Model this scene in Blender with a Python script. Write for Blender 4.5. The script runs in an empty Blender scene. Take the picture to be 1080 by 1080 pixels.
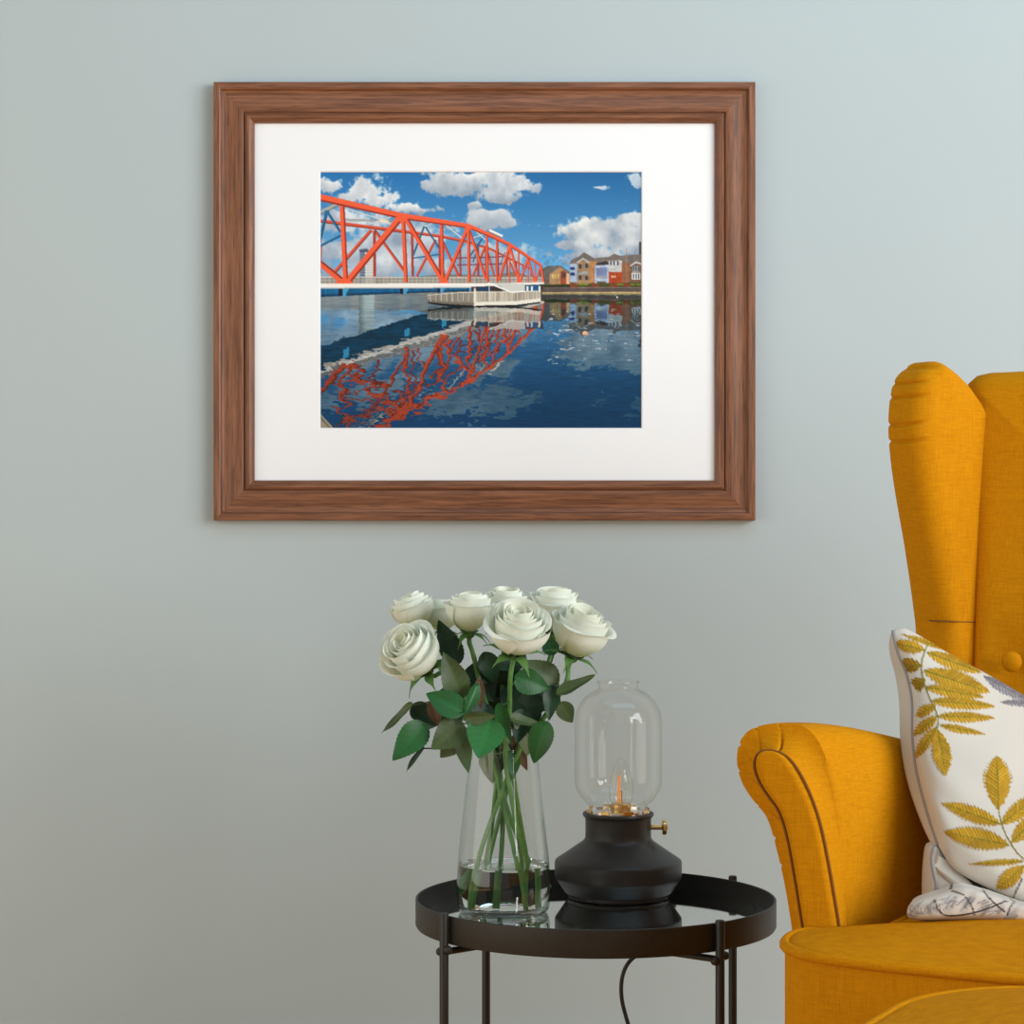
import bpy, math, random
import numpy as np
from mathutils import Vector, Matrix

random.seed(7)
rng = np.random.RandomState(11)
S = bpy.context.scene
COL = S.collection
PI = math.pi

# ------------------------------------------------------------------ camera, world, lights, exposure
HC, F = 0.92, 2400.0                      # eye height, focal length in pixels of the 1080 frame
cam_d = bpy.data.cameras.new('camera')
cam = bpy.data.objects.new('camera', cam_d)
COL.objects.link(cam)
cam.location = (0, 0, HC)
cam.rotation_euler = (PI / 2, 0, 0)
cam_d.sensor_width = 36.0
cam_d.lens = 36.0 * F / 1080.0
cam_d.clip_start = 0.05
S.camera = cam

S.view_settings.view_transform = 'Standard'
S.view_settings.look = 'None'
S.view_settings.gamma = 1.0
S.view_settings.exposure = -0.17
S.view_settings.use_curve_mapping = False

W = bpy.data.worlds.new('world')
S.world = W
W.use_nodes = True
wb = W.node_tree.nodes['Background']
wb.inputs[0].default_value = (1.0, 0.94, 0.82, 1)
wb.inputs[1].default_value = 0.33


def area(name, loc, target, sx, sy, power, color):
    l = bpy.data.lights.new(name, 'AREA')
    l.shape = 'RECTANGLE'
    l.size, l.size_y = sx, sy
    l.energy = power
    l.color = color
    o = bpy.data.objects.new(name, l)
    COL.objects.link(o)
    o.location = loc
    o.rotation_euler = (Vector(target) - Vector(loc)).to_track_quat('-Z', 'Y').to_euler()
    return o


# daylight from a large window on the right; the other three lamps are added
area('window_daylight_right', (4.1, 0.35, 1.95), (0.2, 3.3, 0.95), 2.3, 2.8, 175, (0.955, 0.99, 1.0))
area('streak_light_right', (2.95, -0.75, 1.60), (0.3, 2.9, 0.9), 1.2, 1.85, 66, (0.95, 0.99, 1.0))  # added lamp for the streak on the vase and the chair arm
area('fill_light_left', (-3.05, 1.0, 1.02), (0.3, 3.0, 0.5), 3.4, 1.95, 46, (1.0, 0.95, 0.86))  # added low fill for the left wall and the wall under the table
area('wash_light_high', (0.7, 2.05, 2.75), (0.5, 3.6, 1.5), 2.4, 0.8, 14, (0.40, 0.74, 1.0))  # added cool wash for the upper wall


# ------------------------------------------------------------------ helpers
def unp(px, py, d):
    return Vector(((px - 540.0) / F * d, d, HC - (py - 540.0) / F * d))


def s2l(c):
    c = np.asarray(c, dtype=float)
    return np.where(c <= 0.04045, c / 12.92, ((c + 0.055) / 1.055) ** 2.4)


def rgb(r, g, b):
    v = s2l(np.array([r, g, b]) / 255.0)
    return (float(v[0]), float(v[1]), float(v[2]), 1.0)


class MB:
    def __init__(self):
        self.v, self.f = [], []

    def add(self, verts, faces):
        o = len(self.v)
        self.v += [tuple(p) for p in verts]
        self.f += [tuple(i + o for i in f) for f in faces]

    def grid(self, rows, close_u=False, close_v=False, flip=False):
        n, m = len(rows), len(rows[0])
        vs = [p for r in rows for p in r]
        fs = []
        for i in range(n if close_v else n - 1):
            for j in range(m if close_u else m - 1):
                a, b = i * m + j, i * m + (j + 1) % m
                c, d = ((i + 1) % n) * m + (j + 1) % m, ((i + 1) % n) * m + j
                fs.append((a, d, c, b) if flip else (a, b, c, d))
        self.add(vs, fs)

    def box(self, lo, hi):
        x0, y0, z0 = lo
        x1, y1, z1 = hi
        self.add([(x0, y0, z0), (x1, y0, z0), (x1, y1, z0), (x0, y1, z0), (x0, y0, z1), (x1, y0, z1), (x1, y1, z1), (x0, y1, z1)],
                 [(0, 3, 2, 1), (4, 5, 6, 7), (0, 1, 5, 4), (1, 2, 6, 5), (2, 3, 7, 6), (3, 0, 4, 7)])

    def lathe(self, prof, c=(0, 0, 0), n=64, cap=False, axis='Z'):
        rows = []
        for r, z in prof:
            row = []
            for k in range(n):
                a = 2 * PI * k / n
                if axis == 'Z':
                    row.append((c[0] + r * math.cos(a), c[1] + r * math.sin(a), c[2] + z))
                else:
                    row.append((c[0] + z, c[1] + r * math.cos(a), c[2] + r * math.sin(a)))
            rows.append(row)
        base = len(self.v)
        self.grid(rows, close_u=True)
        if cap:
            self.f.append(tuple(base + k for k in reversed(range(n))))
            e = base + (len(prof) - 1) * n
            self.f.append(tuple(e + k for k in range(n)))

    def tube(self, pts, rad, n=10, closed=False, cap=True):
        pts = [Vector(p) for p in pts]
        m = len(pts)
        rows = []
        up = None
        for i in range(m):
            if closed:
                t = pts[(i + 1) % m] - pts[i - 1]
            else:
                t = pts[min(i + 1, m - 1)] - pts[max(i - 1, 0)]
            t = t.normalized() if t.length > 1e-9 else Vector((0, 0, 1))
            if up is None:
                up = Vector((0, 0, 1)) if abs(t.z) < 0.9 else Vector((1, 0, 0))
            a = up - t * up.dot(t)
            a = a.normalized() if a.length > 1e-6 else t.orthogonal().normalized()
            up = a
            b = t.cross(a)
            r = rad[i] if isinstance(rad, (list, tuple)) else rad
            rows.append([pts[i] + (a * math.cos(2 * PI * k / n) + b * math.sin(2 * PI * k / n)) * r for k in range(n)])
        base = len(self.v)
        self.grid(rows, close_u=True, close_v=closed)
        if cap and not closed:
            self.f.append(tuple(base + k for k in reversed(range(n))))
            self.f.append(tuple(base + (m - 1) * n + k for k in range(n)))

    def ball(self, c, r, n=16, sc=(1, 1, 1)):
        prof = []
        for i in range(n // 2 + 1):
            a = -PI / 2 + PI * i / (n // 2)
            prof.append((max(r * math.cos(a), 1e-5), r * math.sin(a)))
        rows = [[(c[0] + q * math.cos(2 * PI * k / n) * sc[0], c[1] + q * math.sin(2 * PI * k / n) * sc[1], c[2] + z * sc[2]) for k in range(n)] for q, z in prof]
        self.grid(rows, close_u=True)

    def plate(self, outline, T, r, fn, crown0=0.0, crown1=0.0, nr=6, flat=False, rs=None, sm=2):
        """rounded slab: outline (u,v) counter-clockwise, thickness along w, edges rounded with radius r, faces domed"""
        P = np.array(outline, dtype=float)
        m = len(P)
        tan = np.roll(P, -1, 0) - np.roll(P, 1, 0)
        tan /= np.linalg.norm(tan, axis=1)[:, None] + 1e-12
        inn = np.stack([-tan[:, 1], tan[:, 0]], 1)
        for _ in range(sm):
            inn = (np.roll(inn, 1, 0) + 2 * inn + np.roll(inn, -1, 0)) / 4
        if rs is not None:
            inn = inn * np.array([rs(p[0], p[1]) for p in P])[:, None]
        c = P.mean(0)
        rows = []
        Q = P + inn * r
        for s in () if flat else (0.05, 0.3, 0.55, 0.75, 0.9):
            rows.append([fn(p[0], p[1], -T / 2 - crown0 * (1 - s * s)) for p in c + (Q - c) * s])
        for k in range(nr + 1):
            th = -PI / 2 + PI / 2 * k / nr
            rows.append([fn(p[0], p[1], -T / 2 + r + r * math.sin(th)) for p in P + inn * (r * (1 - math.cos(th)))])
        for k in range(nr + 1):
            th = PI / 2 * k / nr
            if k == 0 and T - 2 * r < 1e-6:
                continue
            rows.append([fn(p[0], p[1], T / 2 - r + r * math.sin(th)) for p in P + inn * (r * (1 - math.cos(th)))])
        for s in () if flat else (0.9, 0.75, 0.55, 0.3, 0.05):
            rows.append([fn(p[0], p[1], T / 2 + crown1 * (1 - s * s)) for p in c + (Q - c) * s])
        base = len(self.v)
        self.grid(rows, close_u=True)
        self.f.append(tuple(base + k for k in reversed(range(m))))
        e = base + (len(rows) - 1) * m
        self.f.append(tuple(e + k for k in range(m)))

    def build(self, name, mat, parent=None, smooth=40, local=False, kind=None, label=None):
        off = Vector((0, 0, 0))
        if parent is not None and not local:
            p = parent
            while p is not None:
                off += p.location
                p = p.parent
        me = bpy.data.meshes.new(name)
        me.from_pydata([(x - off.x, y - off.y, z - off.z) for x, y, z in self.v], [], self.f)
        me.validate()
        if mat:
            me.materials.append(mat)
        if smooth is not None:
            me.shade_smooth()
            if smooth < 180:
                me.set_sharp_from_angle(angle=math.radians(smooth))
        o = bpy.data.objects.new(name, me)
        COL.objects.link(o)
        if parent is not None:
            o.parent = parent
        if kind:
            o['kind'] = kind
        if label:
            o['label'] = label
        return o


def tag(o, label, cat, group=None, kind=None):
    o['label'], o['category'] = label, cat
    if group:
        o['group'] = group
    if kind:
        o['kind'] = kind
    return o


def empty(name, loc, label, cat, group=None, rz=0.0):
    o = bpy.data.objects.new(name, None)
    COL.objects.link(o)
    o.empty_display_size = 0.05
    o.location = loc
    o.rotation_euler = (0, 0, rz)
    return tag(o, label, cat, group)


def catmull(pts, n, closed=False):
    P = [np.array(p, dtype=float) for p in pts]
    m = len(P)
    out = []
    segs = m if closed else m - 1
    for i in range(segs):
        p0 = P[i - 1] if (closed or i > 0) else 2 * P[0] - P[1]
        p1, p2 = P[i], P[(i + 1) % m]
        p3 = P[(i + 2) % m] if (closed or i + 2 < m) else 2 * P[-1] - P[-2]
        for k in range(8):
            t = k / 8.0
            out.append(0.5 * ((2 * p1) + (-p0 + p2) * t + (2 * p0 - 5 * p1 + 4 * p2 - p3) * t * t + (-p0 + 3 * p1 - 3 * p2 + p3) * t ** 3))
    if not closed:
        out.append(P[-1])
    return resample(out, n, closed)


def resample(pts, n, closed=False):
    A = np.array(pts, dtype=float)
    if closed:
        A = np.vstack([A, A[:1]])
    L = np.concatenate([[0], np.cumsum(np.linalg.norm(np.diff(A, axis=0), axis=1))])
    t = np.linspace(0, L[-1], n, endpoint=not closed)
    return np.stack([np.interp(t, L, A[:, k]) for k in range(A.shape[1])], 1)


# ------------------------------------------------------------------ materials
def material(name, base=(0.8, 0.8, 0.8, 1), rough=0.5, metal=0.0, **kw):
    m = bpy.data.materials.new(name)
    m.use_nodes = True
    b = m.node_tree.nodes['Principled BSDF']
    b.inputs['Base Color'].default_value = base
    b.inputs['Roughness'].default_value = rough
    b.inputs['Metallic'].default_value = metal
    for k, v in kw.items():
        b.inputs[k].default_value = v
    return m


def nd(m, t, **kw):
    n = m.node_tree.nodes.new(t)
    for k, v in kw.items():
        setattr(n, k, v)
    return n


def lk(m, a, b):
    m.node_tree.links.new(a, b)


def noise_color(m, c0, c1, scale=(1, 1, 1), nscale=10.0, detail=4.0, lo=0.3, hi=0.7, bump=0.0, bdist=0.001, coord='Object', rough=None):
    b = m.node_tree.nodes['Principled BSDF']
    tc = nd(m, 'ShaderNodeTexCoord')
    mp = nd(m, 'ShaderNodeMapping')
    mp.inputs['Scale'].default_value = scale
    lk(m, tc.outputs[coord], mp.inputs['Vector'])
    nz = nd(m, 'ShaderNodeTexNoise')
    nz.inputs['Scale'].default_value = nscale
    nz.inputs['Detail'].default_value = detail
    lk(m, mp.outputs[0], nz.inputs['Vector'])
    cr = nd(m, 'ShaderNodeValToRGB')
    cr.color_ramp.elements[0].position, cr.color_ramp.elements[1].position = lo, hi
    cr.color_ramp.elements[0].color, cr.color_ramp.elements[1].color = c0, c1
    lk(m, nz.outputs[0], cr.inputs[0])
    lk(m, cr.outputs[0], b.inputs['Base Color'])
    if bump:
        bp = nd(m, 'ShaderNodeBump')
        bp.inputs['Strength'].default_value = bump
        bp.inputs['Distance'].default_value = bdist
        lk(m, nz.outputs[0], bp.inputs['Height'])
        lk(m, bp.outputs[0], b.inputs['Normal'])
    return nz, cr


M = {}
M['wall'] = material('wall_paint', (0.53, 0.585, 0.57, 1), 0.75)
noise_color(M['wall'], (0.472, 0.540, 0.560, 1), (0.484, 0.553, 0.573, 1), nscale=1.4, bump=0.05, bdist=0.002)
M['floor'] = material('oak_floor', (0.5, 0.33, 0.18, 1), 0.45)
noise_color(M['floor'], (0.70, 0.41, 0.17, 1), (0.80, 0.51, 0.23, 1), scale=(1.0, 9.0, 1.0), nscale=3.0)
M['skirting'] = material('skirting_paint', (0.8, 0.8, 0.78, 1), 0.4)

M['walnut'] = material('walnut_wood', (0.25, 0.12, 0.07, 1), 0.42)
wn, wr = noise_color(M['walnut'], rgb(104, 62, 40), rgb(150, 98, 68), scale=(5, 130, 130), nscale=1.6, detail=6, lo=0.32, hi=0.72, bump=0.25, bdist=0.0006)
pw_ = M['walnut']
tc_w = nd(pw_, 'ShaderNodeTexCoord'); mp_w = nd(pw_, 'ShaderNodeMapping'); mp_w.inputs['Scale'].default_value = (26, 620, 620)
lk(pw_, tc_w.outputs['Object'], mp_w.inputs['Vector'])
nz_w = nd(pw_, 'ShaderNodeTexNoise'); nz_w.inputs['Scale'].default_value = 1.0; nz_w.inputs['Detail'].default_value = 3.0
lk(pw_, mp_w.outputs[0], nz_w.inputs['Vector'])
mr_w = nd(pw_, 'ShaderNodeMapRange'); mr_w.inputs['From Min'].default_value, mr_w.inputs['From Max'].default_value = 0.34, 0.50
mr_w.inputs['To Min'].default_value, mr_w.inputs['To Max'].default_value = 0.62, 1.06
lk(pw_, nz_w.outputs[0], mr_w.inputs[0])
mx_w = nd(pw_, 'ShaderNodeVectorMath', operation='SCALE')
lk(pw_, wr.outputs[0], mx_w.inputs[0]); lk(pw_, mr_w.outputs[0], mx_w.inputs['Scale'])
lk(pw_, mx_w.outputs[0], pw_.node_tree.nodes['Principled BSDF'].inputs['Base Color'])
M['matboard'] = material('mat_board', (0.93, 0.93, 0.95, 1), 0.85)
M['black_metal'] = material('black_powder_coat', rgb(44, 40, 36), 0.48)
noise_color(M['black_metal'], rgb(33, 30, 26), rgb(41, 37, 32), nscale=300, bump=0.05, bdist=0.0003)
M['mirror'] = material('smoked_mirror_glass', (0.80, 0.82, 0.80, 1), 0.03, 1.0)
mz, mc = noise_color(M['mirror'], (0.74, 0.75, 0.73, 1), (0.95, 0.96, 0.95, 1), nscale=420, detail=2, lo=0.32, hi=0.55, bump=0.06, bdist=0.0002)
M['lamp_black'] = material('matt_brown_black_lacquer', rgb(40, 34, 31), 0.42)
M['brass'] = material('brass', (0.78, 0.50, 0.20, 1), 0.25, 1.0)
M['steel'] = material('bright_steel', (0.75, 0.74, 0.72, 1), 0.2, 1.0)
M['filament'] = material('amber_filament', rgb(232, 150, 80), 0.5)
M['filament'].node_tree.nodes['Principled BSDF'].inputs['Emission Color'].default_value = (1.0, 0.42, 0.14, 1)
M['filament'].node_tree.nodes['Principled BSDF'].inputs['Emission Strength'].default_value = 0.35
M['cord'] = material('black_rubber', rgb(32, 30, 28), 0.5)
M['leg_wood'] = material('brown_stained_wood', rgb(70, 45, 30), 0.4)
noise_color(M['leg_wood'], rgb(60, 38, 26), rgb(84, 55, 38), scale=(60, 60, 4), nscale=1.5)


def thin_glass(name, tint_c, tint_e, power=0.75, gloss=0.9):
    m = bpy.data.materials.new(name)
    m.use_nodes = True
    nt = m.node_tree
    nt.nodes.clear()
    out = nd(m, 'ShaderNodeOutputMaterial')
    lw = nd(m, 'ShaderNodeLayerWeight')
    lw.inputs['Blend'].default_value = 0.35
    cr = nd(m, 'ShaderNodeValToRGB')
    cr.color_ramp.elements[0].position, cr.color_ramp.elements[1].position = 0.35, 1.0
    cr.color_ramp.elements[0].color, cr.color_ramp.elements[1].color = tint_c, tint_e
    lk(m, lw.outputs['Facing'], cr.inputs[0])
    tr = nd(m, 'ShaderNodeBsdfTransparent')
    lk(m, cr.outputs[0], tr.inputs[0])
    gl = nd(m, 'ShaderNodeBsdfGlossy')
    gl.inputs['Roughness'].default_value = 0.015
    gl.inputs['Color'].default_value = (gloss, gloss, gloss, 1)
    lw2 = nd(m, 'ShaderNodeLayerWeight')
    lw2.inputs['Blend'].default_value = 0.5
    pw = nd(m, 'ShaderNodeMath', operation='POWER')
    pw.inputs[1].default_value = 4.5
    lk(m, lw2.outputs['Facing'], pw.inputs[0])
    mu = nd(m, 'ShaderNodeMath', operation='MULTIPLY_ADD')
    mu.inputs[1].default_value = power
    mu.inputs[2].default_value = 0.04
    lk(m, pw.outputs[0], mu.inputs[0])
    mx = nd(m, 'ShaderNodeMixShader')
    lk(m, mu.outputs[0], mx.inputs[0])
    lk(m, tr.outputs[0], mx.inputs[1])
    lk(m, gl.outputs[0], mx.inputs[2])
    lk(m, mx.outputs[0], out.inputs[0])
    return m


M['vase_glass'] = thin_glass('clear_vase_glass', (0.97, 0.985, 0.975, 1), (0.58, 0.64, 0.61, 1), 0.7, 1.0)
M['lamp_glass'] = thin_glass('clear_lamp_glass', (0.985, 0.985, 0.975, 1), (0.74, 0.72, 0.66, 1), 0.5, 1.0)
M['water'] = material('water', (0.96, 0.99, 0.975, 1), 0.0, 0.0, IOR=1.33)
M['water'].node_tree.nodes['Principled BSDF'].inputs['Transmission Weight'].default_value = 1.0

# mustard linen: two crossed slub directions
M['linen'] = material('mustard_linen', (0.62, 0.27, 0.008, 1), 0.8)


def linen(m):
    b = m.node_tree.nodes['Principled BSDF']
    tc = nd(m, 'ShaderNodeTexCoord')
    ns = []
    for sc in ((60, 60, 900), (900, 900, 45)):
        mp = nd(m, 'ShaderNodeMapping')
        mp.inputs['Scale'].default_value = sc
        lk(m, tc.outputs['Object'], mp.inputs['Vector'])
        nz = nd(m, 'ShaderNodeTexNoise')
        nz.inputs['Scale'].default_value = 1.0
        nz.inputs['Detail'].default_value = 2.0
        lk(m, mp.outputs[0], nz.inputs['Vector'])
        ns.append(nz)
    ad = nd(m, 'ShaderNodeMath', operation='ADD')
    lk(m, ns[0].outputs[0], ad.inputs[0])
    lk(m, ns[1].outputs[0], ad.inputs[1])
    hf = nd(m, 'ShaderNodeMath', operation='MULTIPLY')
    hf.inputs[1].default_value = 0.5
    lk(m, ad.outputs[0], hf.inputs[0])
    cr = nd(m, 'ShaderNodeValToRGB')
    cr.color_ramp.elements[0].position, cr.color_ramp.elements[1].position = 0.36, 0.62
    cr.color_ramp.elements[0].color = (0.545, 0.205, 0.002, 1)
    cr.color_ramp.elements[1].color = (0.675, 0.278, 0.004, 1)
    lk(m, hf.outputs[0], cr.inputs[0])
    lk(m, cr.outputs[0], b.inputs['Base Color'])
    bp = nd(m, 'ShaderNodeBump')
    bp.inputs['Strength'].default_value = 0.25
    bp.inputs['Distance'].default_value = 0.0008
    lk(m, hf.outputs[0], bp.inputs['Height'])
    lk(m, bp.outputs[0], b.inputs['Normal'])
    b.inputs['Specular IOR Level'].default_value = 0.06


linen(M['linen'])
M['linen_dark'] = material('mustard_linen_seam_shade', (0.22, 0.075, 0.003, 1), 0.9)  # darker than the cloth: shade of the seam grooves put into the colour


def attr_mat(name, rough=0.8, spec=0.3, bump=None):
    m = material(name, (1, 1, 1, 1), rough)
    b = m.node_tree.nodes['Principled BSDF']
    at = nd(m, 'ShaderNodeAttribute')
    at.attribute_name = 'pattern'
    lk(m, at.outputs['Color'], b.inputs['Base Color'])
    b.inputs['Specular IOR Level'].default_value = spec
    if bump:
        tc = nd(m, 'ShaderNodeTexCoord')
        nz = nd(m, 'ShaderNodeTexNoise')
        nz.inputs['Scale'].default_value = bump
        lk(m, tc.outputs['Object'], nz.inputs['Vector'])
        bp = nd(m, 'ShaderNodeBump')
        bp.inputs['Strength'].default_value = 0.15
        bp.inputs['Distance'].default_value = 0.001
        lk(m, nz.outputs[0], bp.inputs['Height'])
        lk(m, bp.outputs[0], b.inputs['Normal'])
    return m


def set_pattern(o, cols):
    at = o.data.color_attributes.new('pattern', 'FLOAT_COLOR', 'POINT')
    a = np.ones((len(cols), 4), dtype=np.float32)
    a[:, :3] = cols
    at.data.foreach_set('color', a.ravel())


M['print'] = attr_mat('photographic_paper', 0.6, 0.2)
M['cushion'] = attr_mat('white_cotton_with_embroidery', 0.9, 0.1, 500)
M['grey_piping'] = material('grey_cord', rgb(150, 148, 150), 0.9)


def petal_mat():
    m = material('white_rose_petal', (0.86, 0.88, 0.72, 1), 0.6)
    b = m.node_tree.nodes['Principled BSDF']
    at = nd(m, 'ShaderNodeAttribute')
    at.attribute_name = 'pattern'
    lk(m, at.outputs['Color'], b.inputs['Base Color'])
    b.inputs['Specular IOR Level'].default_value = 0.2
    tl = nd(m, 'ShaderNodeBsdfTranslucent')
    lk(m, at.outputs['Color'], tl.inputs[0])
    mx = nd(m, 'ShaderNodeMixShader')
    mx.inputs[0].default_value = 0.3
    out = m.node_tree.nodes['Material Output']
    lk(m, b.outputs[0], mx.inputs[1])
    lk(m, tl.outputs[0], mx.inputs[2])
    lk(m, mx.outputs[0], out.inputs[0])
    return m


M['petal'] = petal_mat()
M['sepal'] = material('sepal_green', rgb(86, 128, 62), 0.6)
M['stem'] = material('rose_stem_green', rgb(84, 136, 66), 0.5)
noise_color(M['stem'], rgb(70, 120, 56), rgb(104, 150, 76), nscale=40)
LEAFC = {'bright': (42, 112, 58), 'mid': (34, 92, 44), 'dark': (24, 58, 34), 'olive': (72, 92, 54), 'pale': (120, 138, 108), 'brown': (112, 86, 68)}
for k, c in LEAFC.items():
    M['leaf_' + k] = attr_mat('rose_leaf_' + k, 0.45, 0.4, 120)

# ------------------------------------------------------------------ the setting
WALL = 3.60
b = MB(); b.box((-4.6, WALL, 0), (4.6, WALL + 0.12, 2.8)); o = b.build('wall_back', M['wall'], smooth=None, kind='structure')
b = MB(); b.box((-4.6, -1.8, -0.1), (4.6, WALL, 0)); o = b.build('floor', M['floor'], smooth=None, kind='structure')
b = MB(); b.box((-4.6, WALL - 0.015, 0), (4.6, WALL, 0.09)); o = b.build('baseboard_back', M['skirting'], smooth=None, kind='structure')


# ------------------------------------------------------------------ the photograph in the frame, painted as pigment on paper
def fbm(h, w, fx, fy, oct=4, seed=0):
    r = np.random.RandomState(seed)
    out = np.zeros((h, w))
    amp, tot = 1.0, 0.0
    for k in range(oct):
        nx, ny = max(2, int(fx * 2 ** k)) + 2, max(2, int(fy * 2 ** k)) + 2
        g = r.rand(ny, nx)
        yy = np.linspace(0, ny - 1.001, h)
        xx = np.linspace(0, nx - 1.001, w)
        yi, xi = yy.astype(int), xx.astype(int)
        ty, tx = yy - yi, xx - xi
        ty, tx = (ty * ty * (3 - 2 * ty))[:, None], (tx * tx * (3 - 2 * tx))[None]
        A = g[yi][:, xi]; B = g[yi][:, xi + 1]; C = g[yi + 1][:, xi]; D = g[yi + 1][:, xi + 1]
        out += amp * ((A * (1 - tx) + B * tx) * (1 - ty) + (C * (1 - tx) + D * tx) * ty)
        tot += amp
        amp *= 0.5
    return out / tot


class Paint:
    """a small canvas: colours 0..255, coordinates in the canvas's own units with origin (x0, y0)"""

    def __init__(self, x0, y0, w, h, k=1.0):
        self.x0, self.y0, self.k = x0, y0, k
        self.w, self.h = int(w * k), int(h * k)
        self.c = np.zeros((self.h, self.w, 3))
        self.a = np.zeros((self.h, self.w))
        self.X, self.Y = np.meshgrid(x0 + (np.arange(self.w) + 0.5) / k, y0 + (np.arange(self.h) + 0.5) / k)

    def mask(self, m, col, al=1.0):
        m = m.astype(float) * al
        col = np.asarray(col, dtype=float)
        self.c = self.c * (1 - m[..., None]) + col * m[..., None]
        self.a = self.a + (1 - self.a) * m

    def win(self, pts):
        P = np.array(pts, dtype=float)
        x0 = max(0, int((P[:, 0].min() - self.x0) * self.k) - 1); x1 = min(self.w, int((P[:, 0].max() - self.x0) * self.k) + 2)
        y0 = max(0, int((P[:, 1].min() - self.y0) * self.k) - 1); y1 = min(self.h, int((P[:, 1].max() - self.y0) * self.k) + 2)
        return x0, x1, y0, y1

    def poly(self, pts, col, al=1.0):
        x0, x1, y0, y1 = self.win(pts)
        if x1 <= x0 or y1 <= y0:
            return
        X, Y = self.X[y0:y1, x0:x1], self.Y[y0:y1, x0:x1]
        ins = np.zeros(X.shape, bool)
        n = len(pts)
        for i in range(n):
            xa, ya = pts[i]
            xb, yb = pts[(i + 1) % n]
            if ya == yb:
                continue
            cnd = ((ya > Y) != (yb > Y)) & (X < (xb - xa) * (Y - ya) / (yb - ya) + xa)
            ins ^= cnd
        m = ins.astype(float) * al
        col = np.asarray(col, dtype=float)
        self.c[y0:y1, x0:x1] = self.c[y0:y1, x0:x1] * (1 - m[..., None]) + col * m[..., None]
        self.a[y0:y1, x0:x1] += (1 - self.a[y0:y1, x0:x1]) * m

    def line(self, pts, w, col, al=1.0, shade=None):
        for i in range(len(pts) - 1):
            (xa, ya), (xb, yb) = pts[i], pts[i + 1]
            w0 = w[i] if isinstance(w, (list, tuple)) else w
            w1 = w[i + 1] if isinstance(w, (list, tuple)) else w
            dx, dy = xb - xa, yb - ya
            L = math.hypot(dx, dy) + 1e-9
            nx, ny = -dy / L, dx / L
            if nx + 0.2 * ny < 0:
                nx, ny = -nx, -ny
            q = lambda s0, s1: [(xa + nx * w0 * s0, ya + ny * w0 * s0), (xb + nx * w1 * s0, yb + ny * w1 * s0), (xb + nx * w1 * s1, yb + ny * w1 * s1), (xa + nx * w0 * s1, ya + ny * w0 * s1)]
            self.poly(q(-0.5, 0.5), col, al)
            if shade is not None:
                self.poly(q(0.18, 0.5), shade, al)


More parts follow.
